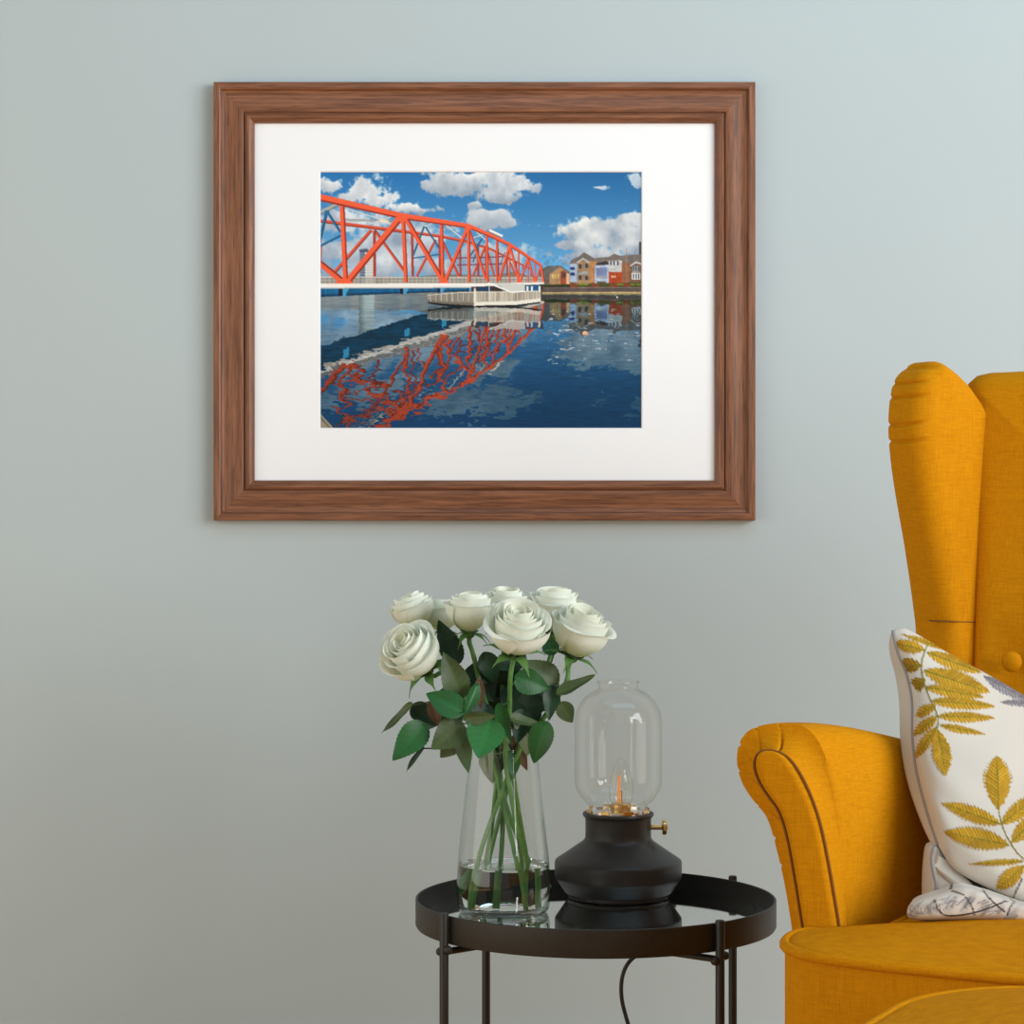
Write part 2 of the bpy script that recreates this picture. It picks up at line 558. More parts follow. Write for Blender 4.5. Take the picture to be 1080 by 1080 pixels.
def paint_print():
    X0, Y0, PW, PH = 25, 37, 1010, 805
    pad = 60
    bg = Paint(X0 - pad, Y0 - pad, PW + 2 * pad, PH + 2 * pad)
    X, Y = bg.X, bg.Y
    h, w = X.shape
    # sky
    t = np.clip((Y - 37) / 350.0, 0, 1)[..., None]
    sky = np.array([38, 110, 172]) * (1 - t) + np.array([106, 170, 214]) * t
    side = np.clip((X - 300) / 700, 0, 1)[..., None] * (1 - t)
    sky = sky * (1 - 0.10 * side)
    left = np.clip(1 - (X - 25) / 500, 0, 1)[..., None] * t
    sky = sky + left * np.array([14, 10, 4])
    bg.mask(np.ones((h, w)), (0, 0, 0)); bg.c = sky.copy()
    n1 = fbm(h, w, 22, 16, 5, 3); n2 = fbm(h, w, 9, 20, 5, 5)
    n3 = fbm(h, w, 70, 60, 4, 4)
    warp = (fbm(h, w, 14, 12, 3, 9) - 0.5)

    def clouds(blobs, n, soft, bright=(232, 233, 235), dark=(146, 160, 176), den=1.0):
        D = np.full((h, w), -9.0); HW = np.full((h, w), 1e-6); HS = np.zeros((h, w))
        for cx, cy, rx, ry in blobs:
            e = 1 - np.sqrt(((X + warp * 36 - cx) / rx) ** 2 + ((Y + warp * 22 - cy) / ry) ** 2)
            wg = np.exp(np.clip(e, -2, 1) * 5)
            HW += wg
            HS += wg * np.clip((Y - cy) / ry, -1.2, 1.2)
            D = np.maximum(D, e)
        H = HS / HW
        m = np.clip((D + (n - 0.5) * 1.45 + (n3 - 0.5) * 0.8 + 0.02) / soft, 0, 1)
        m = m * m * (3 - 2 * m) * den
        sh = np.clip(0.52 + 0.55 * H * 0.8 + (n1 - 0.5) * 1.6, 0, 1)[..., None]
        col = np.array(bright) * (1 - sh) + np.array(dark) * sh
        bg.c[:] = bg.c * (1 - m[..., None]) + col * m[..., None]

    clouds([(170, 290, 360, 110), (330, 240, 190, 60), (560, 300, 210, 50), (80, 190, 120, 44), (240, 330, 340, 60)], n2, 0.6, (216, 222, 228), (140, 156, 176), 1.0)
    clouds([(165, 108, 118, 56), (58, 80, 52, 26), (300, 150, 95, 20), (225, 130, 90, 30)], n1, 0.35)
    clouds([(445, 78, 98, 40), (610, 82, 112, 46), (590, 112, 72, 28), (530, 60, 120, 28)], n1, 0.3)
    clouds([(560, 186, 84, 32), (512, 143, 24, 11)], n1, 0.35, (226, 228, 230), (160, 172, 186))
    clouds([(930, 238, 185, 62), (1010, 190, 70, 42), (820, 272, 95, 26), (900, 300, 190, 34), (1020, 270, 120, 60)], n2, 0.4, (228, 228, 226), (140, 154, 172))
    clouds([(1022, 68, 36, 24), (900, 88, 24, 9)], n1, 0.4, (222, 226, 230), (170, 184, 200), 0.9)

    # far shore: B = coordinates of a closer look at the houses
    def B(pts):
        return [(690 + x / 3.0, 210 + y / 3.0) for x, y in pts]

    def bp(pts, col, al=1.0):
        bg.poly(B(pts), col, al)

    bg.poly([(-40, 374), (300, 368), (420, 358), (560, 362), (640, 350), (700, 372), (740, 420), (-40, 420)], (118, 116, 110))
    bg.poly([(-40, 384), (740, 384), (740, 420), (-40, 420)], (140, 134, 124))
    # round tower
    bg.poly([(150, 283), (158, 280), (168, 281), (168, 420), (150, 420)], (112, 130, 150))
    bg.poly([(166, 285), (195, 290), (195, 420), (166, 420)], (206, 208, 206))
    bg.poly([(148, 281), (170, 278), (178, 282), (176, 290), (150, 291)], (78, 92, 112))
    for yy in range(296, 380, 8):
        bg.poly([(152, yy), (168, yy), (168, yy + 3), (152, yy + 3)], (84, 100, 122))
        bg.poly([(172, yy), (192, yy + 1), (192, yy + 3), (172, yy + 2)], (176, 178, 178))
    # houses
    bp([(70, 400), (160, 368), (270, 362), (360, 425), (360, 560), (70, 560)], (96, 92, 90))
    bp([(90, 440), (165, 380), (262, 362), (215, 430), (165, 436)], (104, 100, 98))
    bp([(165, 435), (262, 366), (345, 430), (350, 545), (165, 545)], (170, 132, 92))
    bp([(150, 436), (262, 360), (352, 428), (340, 440), (264, 380), (165, 446)], (112, 104, 100))
    bp([(270, 420), (300, 405), (325, 430), (325, 540), (270, 540)], (150, 72, 46))
    bp([(325, 440), (356, 440), (356, 540), (325, 540)], (224, 180, 140))
    for xx in (190, 215, 240):
        bp([(xx, 445), (xx + 14, 445), (xx + 14, 485), (xx, 485)], (206, 178, 112))
    bp([(278, 430), (318, 430), (318, 480), (278, 480)], (88, 60, 58))
    bp([(355, 345), (440, 280), (492, 240), (600, 300), (1040, 256), (1040, 560), (355, 560)], (122, 108, 100))
    bp([(352, 345), (370, 312), (440, 280), (492, 238), (605, 316), (590, 330), (480, 292), (420, 330)], (108, 98, 94))
    bp([(420, 335), (480, 288), (545, 335), (545, 540), (420, 540)], (152, 124, 92))
    bp([(545, 320), (612, 325), (585, 380), (585, 540), (545, 540)], (178, 122, 74))
    bp([(358, 350), (425, 345), (425, 520), (358, 520)], (158, 172, 192))
    for yy in (380, 432):
        bp([(360, yy), (402, yy - 4), (402, yy + 26), (360, yy + 26)], (36, 52, 110))
    for xx, yy in ((440, 350), (500, 345), (440, 455), (500, 460)):
        bp([(xx, yy), (xx + 28, yy), (xx + 28, yy + 42), (xx, yy + 42)], (60, 58, 66))
    bp([(435, 435), (525, 415), (530, 440), (435, 455)], (148, 152, 158))
    bp([(420, 335), (480, 292), (545, 335), (538, 340), (480, 306), (428, 342)], (190, 196, 206))
    bp([(600, 292), (720, 284), (775, 252), (830, 272), (1040, 256), (1040, 330), (845, 340), (830, 300), (740, 312), (610, 345)], (116, 104, 100))
    bp([(610, 345), (690, 320), (722, 336), (722, 360), (610, 360)], (60, 52, 50))
    bp([(590, 366), (722, 356), (722, 545), (590, 545)], (166, 178, 198))
    bp([(605, 388), (705, 380), (705, 470), (605, 470)], (116, 128, 168))
    bp([(600, 462), (715, 462), (715, 486), (600, 486)], (150, 150, 158))
    bp([(612, 512), (695, 512), (695, 552), (612, 552)], (92, 78, 66))
    bp([(722, 318), (850, 318), (850, 432), (722, 420)], (192, 190, 188))
    for xx in (735, 765, 800):
        bp([(xx, 322), (xx + 16, 322), (xx + 16, 362), (xx, 362)], (72, 76, 92))
    bp([(722, 425), (845, 425), (845, 535), (722, 535)], (170, 66, 34))
    bp([(748, 460), (790, 460), (790, 480), (748, 480)], (214, 170, 140))
    bp([(845, 340), (925, 340), (925, 530), (845, 530)], (142, 92, 66))
    bp([(925, 362), (980, 328), (1040, 345), (1040, 530), (925, 530)], (118, 84, 70))
    bp([(920, 366), (980, 326), (1040, 345), (1040, 360), (980, 342), (930, 372)], (206, 206, 204))
    bp([(945, 365), (1015, 365), (1015, 425), (945, 425)], (150, 152, 152))
    bp([(940, 432), (1020, 432), (1020, 495), (940, 495)], (204, 206, 206))
    for xx in (950, 975, 1000):
        bp([(xx, 370), (xx + 12, 370), (xx + 12, 418), (xx, 418)], (82, 84, 84))
        bp([(xx, 440), (xx + 12, 440), (xx + 12, 488), (xx, 488)], (70, 72, 74))
    bp([(1008, 142), (1045, 140), (1045, 258), (1008, 258)], (70, 66, 60))
    bp([(886, 200), (892, 200), (896, 570), (886, 570)], (150, 124, 92), 0.8)
    for sx in (-60, -35, 30, 60):
        bg.line(B([(890, 300), (890 + sx, 200)]), 0.8, (150, 130, 110), 0.6)
    bp([(70, 545), (1040, 520), (1040, 570), (70, 575)], (74, 72, 36))
    bp([(110, 545), (360, 545), (360, 572), (110, 572)], (48, 52, 28))
    for xx in (440, 480, 780, 830, 920, 980):
        bp([(xx, 535), (xx + 50, 535), (xx + 50, 550), (xx, 550)], (116, 122, 40))
    for xx in (360, 560, 740, 860):
        bp([(xx, 520), (xx + 70, 545), (xx + 70, 570), (xx, 570)], (124, 62, 40))
    bp([(60, 570), (1045, 566), (1045, 614), (60, 616)], (88, 76, 72))
    bp([(60, 570), (1045, 566), (1045, 572), (60, 577)], (130, 116, 104))
    bp([(60, 614), (1045, 612), (1045, 630), (60, 630)], (186, 160, 112))
    nh = fbm(h, w, 120, 100, 2, 21)
    land = (Y > 300) & (X > 715) & (Y < 420)
    bg.c = np.where(land[..., None], bg.c * (0.86 + 0.28 * nh[..., None]), bg.c)

    # bridge
    br = Paint(X0 - pad, Y0 - pad, PW + 2 * pad, PH + 2 * pad)
    RED, RSH, RBK, RBS = (236, 92, 58), (150, 48, 32), (214, 82, 56), (128, 44, 36)
    BLU, BLD = (36, 106, 148), (18, 60, 92)
    WHT = (206, 204, 198)
    br.line([(15, 168), (78, 138)], 8, (170, 168, 160)); br.line([(15, 178), (84, 142)], 4, (120, 120, 116))
    br.line([(104, 150), (232, 192), (300, 230)], 3, WHT); br.line([(165, 206), (268, 172)], 3, WHT)
    br.line([(92, 188), (300, 192)], 8, (218, 214, 208), 0.65); br.line([(212, 190), (240, 194)], 9, (226, 214, 186))
    br.line([(318, 222), (400, 190)], 3, WHT); br.line([(420, 205), (470, 245)], 4, WHT); br.line([(405, 215), (480, 208)], 3, WHT, 0.8)
    br.line([(505, 245), (560, 225)], 3, WHT); br.line([(515, 225), (560, 265)], 3, WHT)
    br.line([(556, 220), (598, 240)], 8, (232, 230, 224)); br.line([(552, 224), (596, 244)], 3, (110, 104, 96))
    # rear truss
    br.line([(15, 190), (110, 202), (190, 212), (300, 226), (400, 239), (475, 254), (560, 280), (620, 310), (690, 345)], [11, 11, 11, 10, 9, 8, 7, 6, 5], RBK, 1, RBS)
    for p, wd in (([(72, 352), (186, 220)], 11), ([(196, 220), (292, 352)], 9), ([(328, 366), (388, 250)], 8), ([(405, 246), (462, 368)], 8), ([(504, 366), (545, 268)], 7),
                  ([(545, 268), (572, 366)], 6), ([(590, 366), (612, 300)], 5), ([(612, 300), (640, 366)], 5), ([(25, 355), (28, 270)], 7)):
        br.line(p, wd, RBK, 1, RBS)
    for x, y0, wd in ((195, 222, 9), (314, 232, 8), (400, 240, 8), (464, 254, 6), (520, 266, 7), (545, 268, 6), (581, 250, 8), (578, 286, 6), (611, 300, 5), (640, 320, 5), (662, 335, 4), (686, 340, 4)):
        br.line([(x, y0), (x + 2, 368)], wd, (178, 66, 50), 1, RBS)
    for yy in (308, 330):
        br.line([(455, yy), (600, yy - 4)], 4, (126, 60, 76))
    for p, wd in (([(22, 262), (46, 164)], 10), ([(50, 166), (90, 228)], 8), ([(25, 270), (92, 236)], 7), ([(317, 300), (352, 208)], 6), ([(356, 210), (398, 276)], 5), ([(318, 308), (402, 296)], 4),
                  ([(488, 312), (534, 246)], 5), ([(505, 320), (528, 255)], 4), ([(590, 330), (606, 290)], 3)):
        br.line(p, wd, BLU, 1, BLD)
    br.poly([(40, 158), (54, 158), (58, 172), (38, 174)], BLU)
    # railing along the deck
    rn = fbm(h, w, 170, 12, 2, 31)
    m = (X > -40) & (X < 724) & (Y > 366) & (Y < 389)
    br.mask(m, (214, 204, 192), 0.70)
    br.c = np.where(m[..., None], br.c * (0.84 + 0.32 * rn[..., None]), br.c)
    br.line([(-40, 367), (724, 371)], 2.5, (222, 214, 204), 0.8)
    br.line([(-40, 378), (724, 380)], 1.5, (224, 216, 206), 0.7)
    for x in range(-36, 724, 13):
        br.line([(x, 366), (x, 389)], 1.4, (210, 202, 192), 0.6)
    # front truss
    for p, wd in (([(15, 316), (100, 384)], 19), ([(110, 384), (280, 178)], 21), ([(291, 178), (413, 384)], 15), ([(417, 384), (489, 212)], 12), ([(490, 212), (546, 374)], 9),
                  ([(587, 378), (621, 268)], 9), ([(621, 268), (650, 384)], 8), ([(653, 384), (678, 308)], 7), ([(679, 308), (698, 384)], 6), ([(701, 384), (717, 334)], 6)):
        br.line(p, wd, RED, 1, RSH)
    for x, x2, y0, wd in ((94, 106, 132, 16), (286, 295, 180, 13), (406, 411, 196, 11), (491, 493, 212, 10), (549, 551, 234, 8), (581, 581, 252, 6), (620, 620, 268, 5), (648, 649, 290, 5), (678, 678, 308, 4), (700, 700, 325, 4)):
        br.line([(x, y0), (x2, 384)], wd, RED, 1, RSH)
    br.line([(15, 115), (280, 175), (490, 207), (552, 233), (622, 266), (719, 331)], [21, 18, 14, 12, 10, 8], RED)
    br.line([(15, 124), (280, 183), (490, 213), (552, 238), (622, 271), (719, 335)], [6, 5, 4, 3.5, 3, 2], RSH)
    br.line([(718, 330), (728, 388)], 7, RED, 1, RSH)
    for x, wd in ((100, 30), (414, 16), (650, 10), (699, 8)):
        br.poly([(x - wd, 388), (x - wd * 0.4, 372), (x + wd * 0.5, 372), (x + wd, 388)], RED)
    for x, y, wd in ((284, 180, 22), (490, 214, 13), (621, 272, 8)):
        br.poly([(x - wd, y), (x, y - 8), (x + wd, y), (x, y + wd)], RED)
    # deck edge and blue girder
    br.poly([(-40, 400), (500, 400), (500, 412), (260, 420), (-40, 433)], (18, 92, 138))
    br.poly([(-40, 424), (260, 414), (500, 408), (500, 412), (260, 420), (-40, 433)], (14, 58, 92))
    gn = fbm(h, w, 160, 6, 2, 33)
    gm = (Y > 400) & (Y < 434) & (X < 505) & (br.a > 0.5)
    br.c = np.where(gm[..., None], br.c * (0.78 + 0.44 * gn[..., None]), br.c)
    for x, wd in ((84, 12), (276, 10), (394, 8), (486, 6)):
        br.poly([(x, 402), (x + wd, 402), (x + wd, 430 - x * 0.03), (x, 428 - x * 0.03)], (22, 26, 44))
        br.poly([(x + wd, 402), (x + 2.8 * wd, 402), (x + 2.0 * wd, 418), (x + 1.9 * wd, 433 - x * 0.04), (x + wd, 432 - x * 0.04)], (70, 150, 190))
    br.poly([(-40, 388), (520, 387), (728, 384), (728, 390), (520, 401), (-40, 403)], (238, 232, 226))
    br.poly([(-40, 400), (520, 398), (520, 402), (-40, 404)], (190, 190, 190))

    # landing stage under the bridge
    pt = Paint(X0 - pad, Y0 - pad, PW + 2 * pad, PH + 2 * pad)
    pt.poly([(500, 398), (728, 390), (720, 424), (500, 424)], (58, 46, 44))
    pt.poly([(520, 400), (560, 400), (560, 418), (520, 418)], (26, 60, 96)); pt.poly([(668, 394), (716, 392), (716, 412), (668, 412)], (30, 84, 130))
    pt.poly([(362, 424), (470, 413), (640, 411), (718, 410), (718, 446), (640, 456), (510, 458), (420, 452), (364, 446)], (176, 166, 150))
    pt.poly([(362, 424), (470, 413), (508, 412), (508, 457), (420, 452), (364, 446)], (142, 134, 122))
    pn = fbm(h, w, 190, 8, 2, 41)
    pm = (pt.a > 0.5) & (Y > 410)
    pt.c = np.where(pm[..., None], pt.c * (0.70 + 0.55 * pn[..., None]), pt.c)
    pt.line([(362, 424), (470, 416), (640, 414), (718, 412)], 2, (218, 212, 202))
    pt.poly([(364, 438), (430, 446), (510, 448), (510, 456), (420, 452), (364, 447)], (112, 104, 94))
    pt.poly([(510, 446), (640, 443), (718, 434), (718, 446), (640, 455), (510, 457)], (228, 222, 210))
    pt.poly([(364, 446), (420, 452), (510, 457), (640, 455), (718, 445), (716, 450), (640, 461), (510, 463), (410, 458), (364, 450)], (22, 22, 24))
    for x in range(372, 716, 17):
        pt.line([(x, 416), (x, 444)], 1.6, (226, 220, 208), 0.75)
    pt.line([(511, 402), (511, 460)], 6, (226, 220, 206))
    pt.poly([(566, 386), (668, 388), (668, 412), (626, 414)], (202, 200, 196))
    pt.line([(553, 386), (626, 415), (668, 412)], 5, (236, 234, 228)); pt.line([(556, 392), (556, 440)], 1.6, (216, 214, 208))
    for x in (676, 690, 714):
        pt.line([(x, 396), (x, 414)], 6, (226, 224, 218))

    # the picture above the water
    out = bg.c.copy()
    for lay in (br, pt):
        out = out * (1 - lay.a[..., None]) + lay.c * lay.a[..., None]

    # the water mirrors it, broken by ripples that grow towards the near bank
    yl = 419.0
    depth = np.clip((Y - yl) / 420.0, 0, 1.2)
    big = fbm(h, w, 16, 40, 3, 51) - 0.5
    med = fbm(h, w, 42, 110, 2, 53) - 0.5
    fin = fbm(h, w, 110, 260, 2, 55) - 0.5
    mixn = np.clip(depth * 1.5, 0, 1)
    dx = (big * 62 * mixn + med * (26 * mixn + 5) + fin * 7) * (0.25 + depth)
    dy = (big * 60 * mixn + med * 46 * (0.3 + mixn) + fin * 24) * (0.25 + depth * 0.9)

    def samp(A, sx, sy):
        xi = np.clip((sx - (X0 - pad)).astype(int), 0, w - 1)
        yi = np.clip((sy - (Y0 - pad)).astype(int), 0, h - 1)
        return A[yi, xi]

    soft = ((Y > 366) & (Y < 420) & (X < 700)).astype(float) * np.clip((700 - X) / 200, 0, 1) * 0.75
    tower = (np.abs(X - 172) < 24) & (Y > 280) & (Y < 420)
    vt = fbm(h, w, 60, 2, 2, 61)[..., None]
    bgr = bg.c * (1 - soft[..., None]) + (np.array([150, 148, 150]) + (vt - 0.5) * np.array([60, 30, 10])) * soft[..., None]
    bgr = np.where(tower[..., None], np.array([196, 194, 188]) - 60 * np.clip((168 - X) / 18, 0, 1)[..., None], bgr)
    refl = samp(bgr, X + dx, np.clip(2 * yl - Y + dy, -20, 418))
    near_land = np.clip(1 - (Y - yl) / 150.0, 0, 1)[..., None]
    fres = np.clip(1.02 - 0.62 * depth ** 0.8, 0.3, 1)[..., None]
    deep = np.array([0, 46, 78])
    wat = refl * (0.82 * fres) + deep * (1 - fres) * 0.9
    lift = (np.clip((480 - X) / 400, 0, 1) * np.clip((640 - Y) / 180, 0, 1))[..., None]
    wat = wat * np.array([0.84, 0.94, 0.99]) * (1 + 0.22 * lift)
    dk = np.clip((X - 480) / 260, 0, 1) * np.clip((Y - 560) / 200, 0, 1)
    wat = wat * (1 - 0.42 * dk[..., None]) + np.array([0, 20, 32]) * dk[..., None]
    streak = fbm(h, w, 40, 300, 3, 57)[..., None]
    wat = wat * (0.86 + 0.28 * streak)
    # bridge and landing stage in the water
    yb = 527.0 - (X - 25) * 0.158
    sy = 2 * yb - Y + dy * 0.8
    ba = samp(br.a, X + dx * 1.15, sy) * ((sy < 436) & (Y > yl))
    bc = samp(br.c, X + dx * 1.15, sy)
    band = (sy > 401)
    bc = np.where(band[..., None], np.array([4, 50, 74]) * (0.7 + 0.6 * streak), bc * (0.58 + 0.26 * np.clip((X - 25) / 900, 0, 1) + 0.2 * (streak[..., 0] - 0.5))[..., None])
    bd = ((sy > 400) & (sy < 468) & (X < 515))                   # dark underside of the deck
    wat = np.where((bd & (Y > yl))[..., None], np.array([4, 48, 72]) * (0.62 + 0.8 * streak), wat)
    hit = ((sy > 389) & (sy < 400) & (X < 540))
    wat = wat * (1 - ba[..., None]) + bc * ba[..., None]
    wat = np.where((hit & (big * 0.5 + med + fin * 1.4 > -0.02))[..., None], np.array([170, 174, 174]) * (0.8 + 0.4 * streak), wat)
    for x, wd in ((96, 9), (288, 8), (404, 7), (492, 6)):
        ln = (np.abs(X + dx * 0.3 - x - 10) < wd) & (sy > 408) & (sy < 436)
        wat = np.where(ln[..., None], np.array([44, 124, 164]), wat)
    pa = samp(pt.a, X + dx * 0.7, 2 * 460 - Y + dy * 0.6) * (Y > 455)
    pc = samp(pt.c, X + dx * 0.7, 2 * 460 - Y + dy * 0.6)
    wat = wat * (1 - 0.8 * pa[..., None]) + pc * 0.8 * 0.86 * pa[..., None]
    # glints on the right
    gl = (fin + med > 0.34) & (Y > 470) & (Y < 640) & (X > 740) & (streak[..., 0] > 0.5)
    wat = np.where(gl[..., None], np.array([176, 184, 192]), wat)
    iswat = (Y > yl) & ((pt.a < 0.5) | (Y > 463)) & ((br.a < 0.5) | (Y > 434))
    out = np.where(iswat[..., None], wat, out)
    res = Paint(X0 - pad, Y0 - pad, PW + 2 * pad, PH + 2 * pad)
    res.c, res.a = out, np.ones((h, w))
    res.poly([(847, 542), (857, 536), (867, 541), (865, 549), (850, 550)], (222, 160, 124)); res.poly([(850, 541), (856, 538), (858, 546)], (240, 206, 180))
    res.poly([(955, 428), (960, 428), (960, 433), (955, 433)], (210, 206, 200))
    res.poly([(15, 786), (25, 795), (72, 846), (15, 860)], (150, 138, 116)); res.poly([(15, 792), (25, 800), (64, 846), (60, 850), (15, 802)], (110, 104, 92))
    A = np.clip(res.c[pad:pad + PH, pad:pad + PW], 0, 255)
    A = np.vstack([A, A[-1:]])[:806]
    A = A.reshape(403, 2, 505, 2, 3).mean((1, 3))
    return A / 255.0


# ------------------------------------------------------------------ framed picture
DF = WALL - 0.025                                   # distance of the frame's front
ppm = F / DF
fc = unp((225 + 797) / 2, (86 + 549) / 2, DF)
pic = empty('framed_picture', (fc.x, WALL, fc.z), 'walnut wood picture frame with white mat and bridge photo on the wall', 'picture')
hw, hh = (797 - 225) / 2 / ppm, (549 - 86) / 2 / ppm
prof = [(0, 0.0), (0, 0.0215), (0.0012, 0.0232), (0.0078, 0.0236), (0.0095, 0.0226), (0.0118, 0.0185), (0.0150, 0.0172), (0.0200, 0.0176), (0.0270, 0.0188),
        (0.0335, 0.0196), (0.0380, 0.0193), (0.0405, 0.0182), (0.0408, 0.0145), (0.0422, 0.0145), (0.0430, 0.0180), (0.0455, 0.0206), (0.0490, 0.0204), (0.0525, 0.0180), (0.0550, 0.0140), (0.0555, 0.0110), (0.0555, 0.0)]
prof = [(t * DF / 3.125, hgt) for t, hgt in prof]
for side in range(4):
    L, D = (hw, hh) if side % 2 == 0 else (hh, hw)
    b = MB()
    rows = []
    ns = 2
    for k in range(ns):
        s = -1 + 2 * k / (ns - 1)
        rows.append([(s * (L - t), -hgt, D - t) for t, hgt in prof])
    b.grid(rows, flip=True)
    o = b.build('frame_moulding', M['walnut'], pic, smooth=28, local=True)
    o.rotation_euler = (0, side * PI / 2, 0)
b = MB(); b.box((-hw + 0.004, -0.004, -hh + 0.004), (hw - 0.004, -0.0005, hh - 0.004))
b.build('backing_board', M['leg_wood'], pic, smooth=None, local=True)
# mat board with its bevelled window
b = MB()
dm = WALL - 0.0095
pm_ = F / dm


def on_mat(px, py):
    p = unp(px, py, dm)
    return p.x - fc.x, p.z - fc.z


x0, z1 = on_mat(338.0, 181.6); x1, z0 = on_mat(676.4, 451.2)
ox, oz = hw - 0.052, hh - 0.052
bev = 0.0016
o4 = [(-ox, -oz), (ox, -oz), (ox, oz), (-ox, oz)]
i4 = [(x0 - bev, z0 - bev), (x1 + bev, z0 - bev), (x1 + bev, z1 + bev), (x0 - bev, z1 + bev)]
j4 = [(x0, z0), (x1, z0), (x1, z1), (x0, z1)]
b.add([(x, -0.0095, z) for x, z in o4] + [(x, -0.0095, z) for x, z in i4] + [(x, -0.0072, z) for x, z in j4],
      [(k, (k + 1) % 4, 4 + (k + 1) % 4, 4 + k) for k in range(4)] + [(4 + k, 4 + (k + 1) % 4, 8 + (k + 1) % 4, 8 + k) for k in range(4)])
b.build('mat_board', M['matboard'], pic, smooth=None, local=True)
img = paint_print()
nh_, nw_ = img.shape[:2]
xs = np.linspace(x0 - 0.0005, x1 + 0.0005, nw_); zs = np.linspace(z1 + 0.0005, z0 - 0.0005, nh_)
XX, ZZ = np.meshgrid(xs, zs)
vv = np.stack([XX.ravel(), np.full(XX.size, -0.0070), ZZ.ravel()], 1)
idx = np.arange(nw_ * nh_).reshape(nh_, nw_)
ff = np.stack([idx[:-1, :-1].ravel(), idx[1:, :-1].ravel(), idx[1:, 1:].ravel(), idx[:-1, 1:].ravel()], 1)
me = bpy.data.meshes.new('print')
me.from_pydata(vv.tolist(), [], ff.tolist())
me.materials.append(M['print'])
o = bpy.data.objects.new('print', me); COL.objects.link(o); o.parent = pic
o['label'] = 'colour photograph of a red truss bridge over dark blue water'
PRINT_GAIN = 1.08
set_pattern(o, np.clip(s2l(img.reshape(-1, 3)) * PRINT_GAIN, 0, 0.95))

# ------------------------------------------------------------------ side table
TD, TR = 2.84, 0.2245
tc_ = unp(628, 946, TD)
TX, TZ = tc_.x, tc_.z                       # height of the rim's upper edge
TRAY = TZ - 0.0215                          # upper face of the tray glass
tab = empty('side_table', (TX, TD, 0), 'round black metal tray table with mirrored top and four thin legs', 'table')
b = MB()
b.lathe([(TR - 0.006, TRAY - 0.010), (TR - 0.001, TRAY - 0.012), (TR, TRAY - 0.010), (TR, TZ - 0.0006), (TR - 0.0006, TZ), (TR - 0.0022, TZ), (TR - 0.0028, TZ - 0.0006), (TR - 0.0028, TRAY - 0.001)], (TX, TD, 0), 128)
b.lathe([(0.0001, TRAY - 0.010), (TR - 0.001, TRAY - 0.010), (TR - 0.001, TRAY - 0.0055), (0.0001, TRAY - 0.0055)], (TX, TD, 0), 128)
tray = b.build('tray', M['black_metal'], tab, smooth=35)
b = MB()
b.lathe([(0.0001, TRAY - 0.005), (TR - 0.0035, TRAY - 0.005), (TR - 0.0035, TRAY), (0.0001, TRAY)], (TX, TD, 0), 128)
b.build('mirror_top', M['mirror'], tray, smooth=35, label='smoked mirror glass top')
phi = math.atan2(-0.60, -0.80)
legp = []
for k in range(4):
    a = phi + k * PI / 2
    legp.append((TX + (TR + 0.0065) * math.cos(a), TD + (TR + 0.0065) * math.sin(a), a))
for lx, ly, a in legp:
    b = MB()
    b.lathe([(0.0030, 0), (0.0052, 0.001), (0.0055, 0.003), (0.0055, TZ + 0.002), (0.0050, TZ + 0.004), (0.0030, TZ + 0.0045)], (lx, ly, 0), 20, cap=True)
    lo_ = b.build('leg', M['black_metal'], tab, smooth=50)
    b = MB()
    tx, ty = -math.sin(a), math.cos(a)
    for s in (0.009, -0.009):
        b.ball((lx + tx * s * 0.9, ly + ty * s * 0.9, TZ - 0.0405 + s * 0.25), 0.0052, 14)
    b.build('joint', M['black_metal'], lo_, smooth=60)
for k, zz in ((0, TZ - 0.040), (1, TZ - 0.0475)):
    b = MB()
    p, q = legp[k], legp[k + 2]
    b.tube([(p[0], p[1], TZ - 0.042), (p[0] * 0.8 + q[0] * 0.2, p[1] * 0.8 + q[1] * 0.2, zz), (p[0] * 0.2 + q[0] * 0.8, p[1] * 0.2 + q[1] * 0.8, zz), (q[0], q[1], TZ - 0.042)], 0.0042, 12)
    b.build('crossbar', M['black_metal'], tab, smooth=60)

# ------------------------------------------------------------------ oil-style lamp
LD = 2.965
LX = unp(652, 946, LD).x
ls = LD / F


def lz(y):
    return HC - (y - 540.0) * ls


lamp = empty('table_lamp', (LX, LD, TRAY), 'black oil style lamp with clear glass chimney and brass knob', 'lamp')
zb = TRAY
PR = [(0.0001, zb), (0.052, zb), (0.0645, zb + 0.0008), (0.0660, zb + 0.003), (0.0655, zb + 0.0065), (0.0672, zb + 0.0085)]
for r, y in ((56.5, 940.0), (63.5, 929.5), (65.8, 926.4), (66.8, 925.0), (67.0, 923), (67.1, 916), (67.0, 909.5), (66.6, 907.6), (65.6, 906.4), (56, 899.9), (45, 892.3), (38.0, 887.4), (35.8, 885.2), (34.8, 882.8), (34.7, 878), (34.7, 864.5), (35.2, 862), (36.8, 860.6), (37.6, 858.6), (37.0, 856.8), (35.5, 856.4), (34.5, 857.2), (34.0, 860), (0.02, 860.5)):
    PR.append((r * ls, lz(y)))
b = MB(); b.lathe(PR, (LX, LD, 0), 96)
lb = b.build('base', M['lamp_black'], lamp, smooth=30)
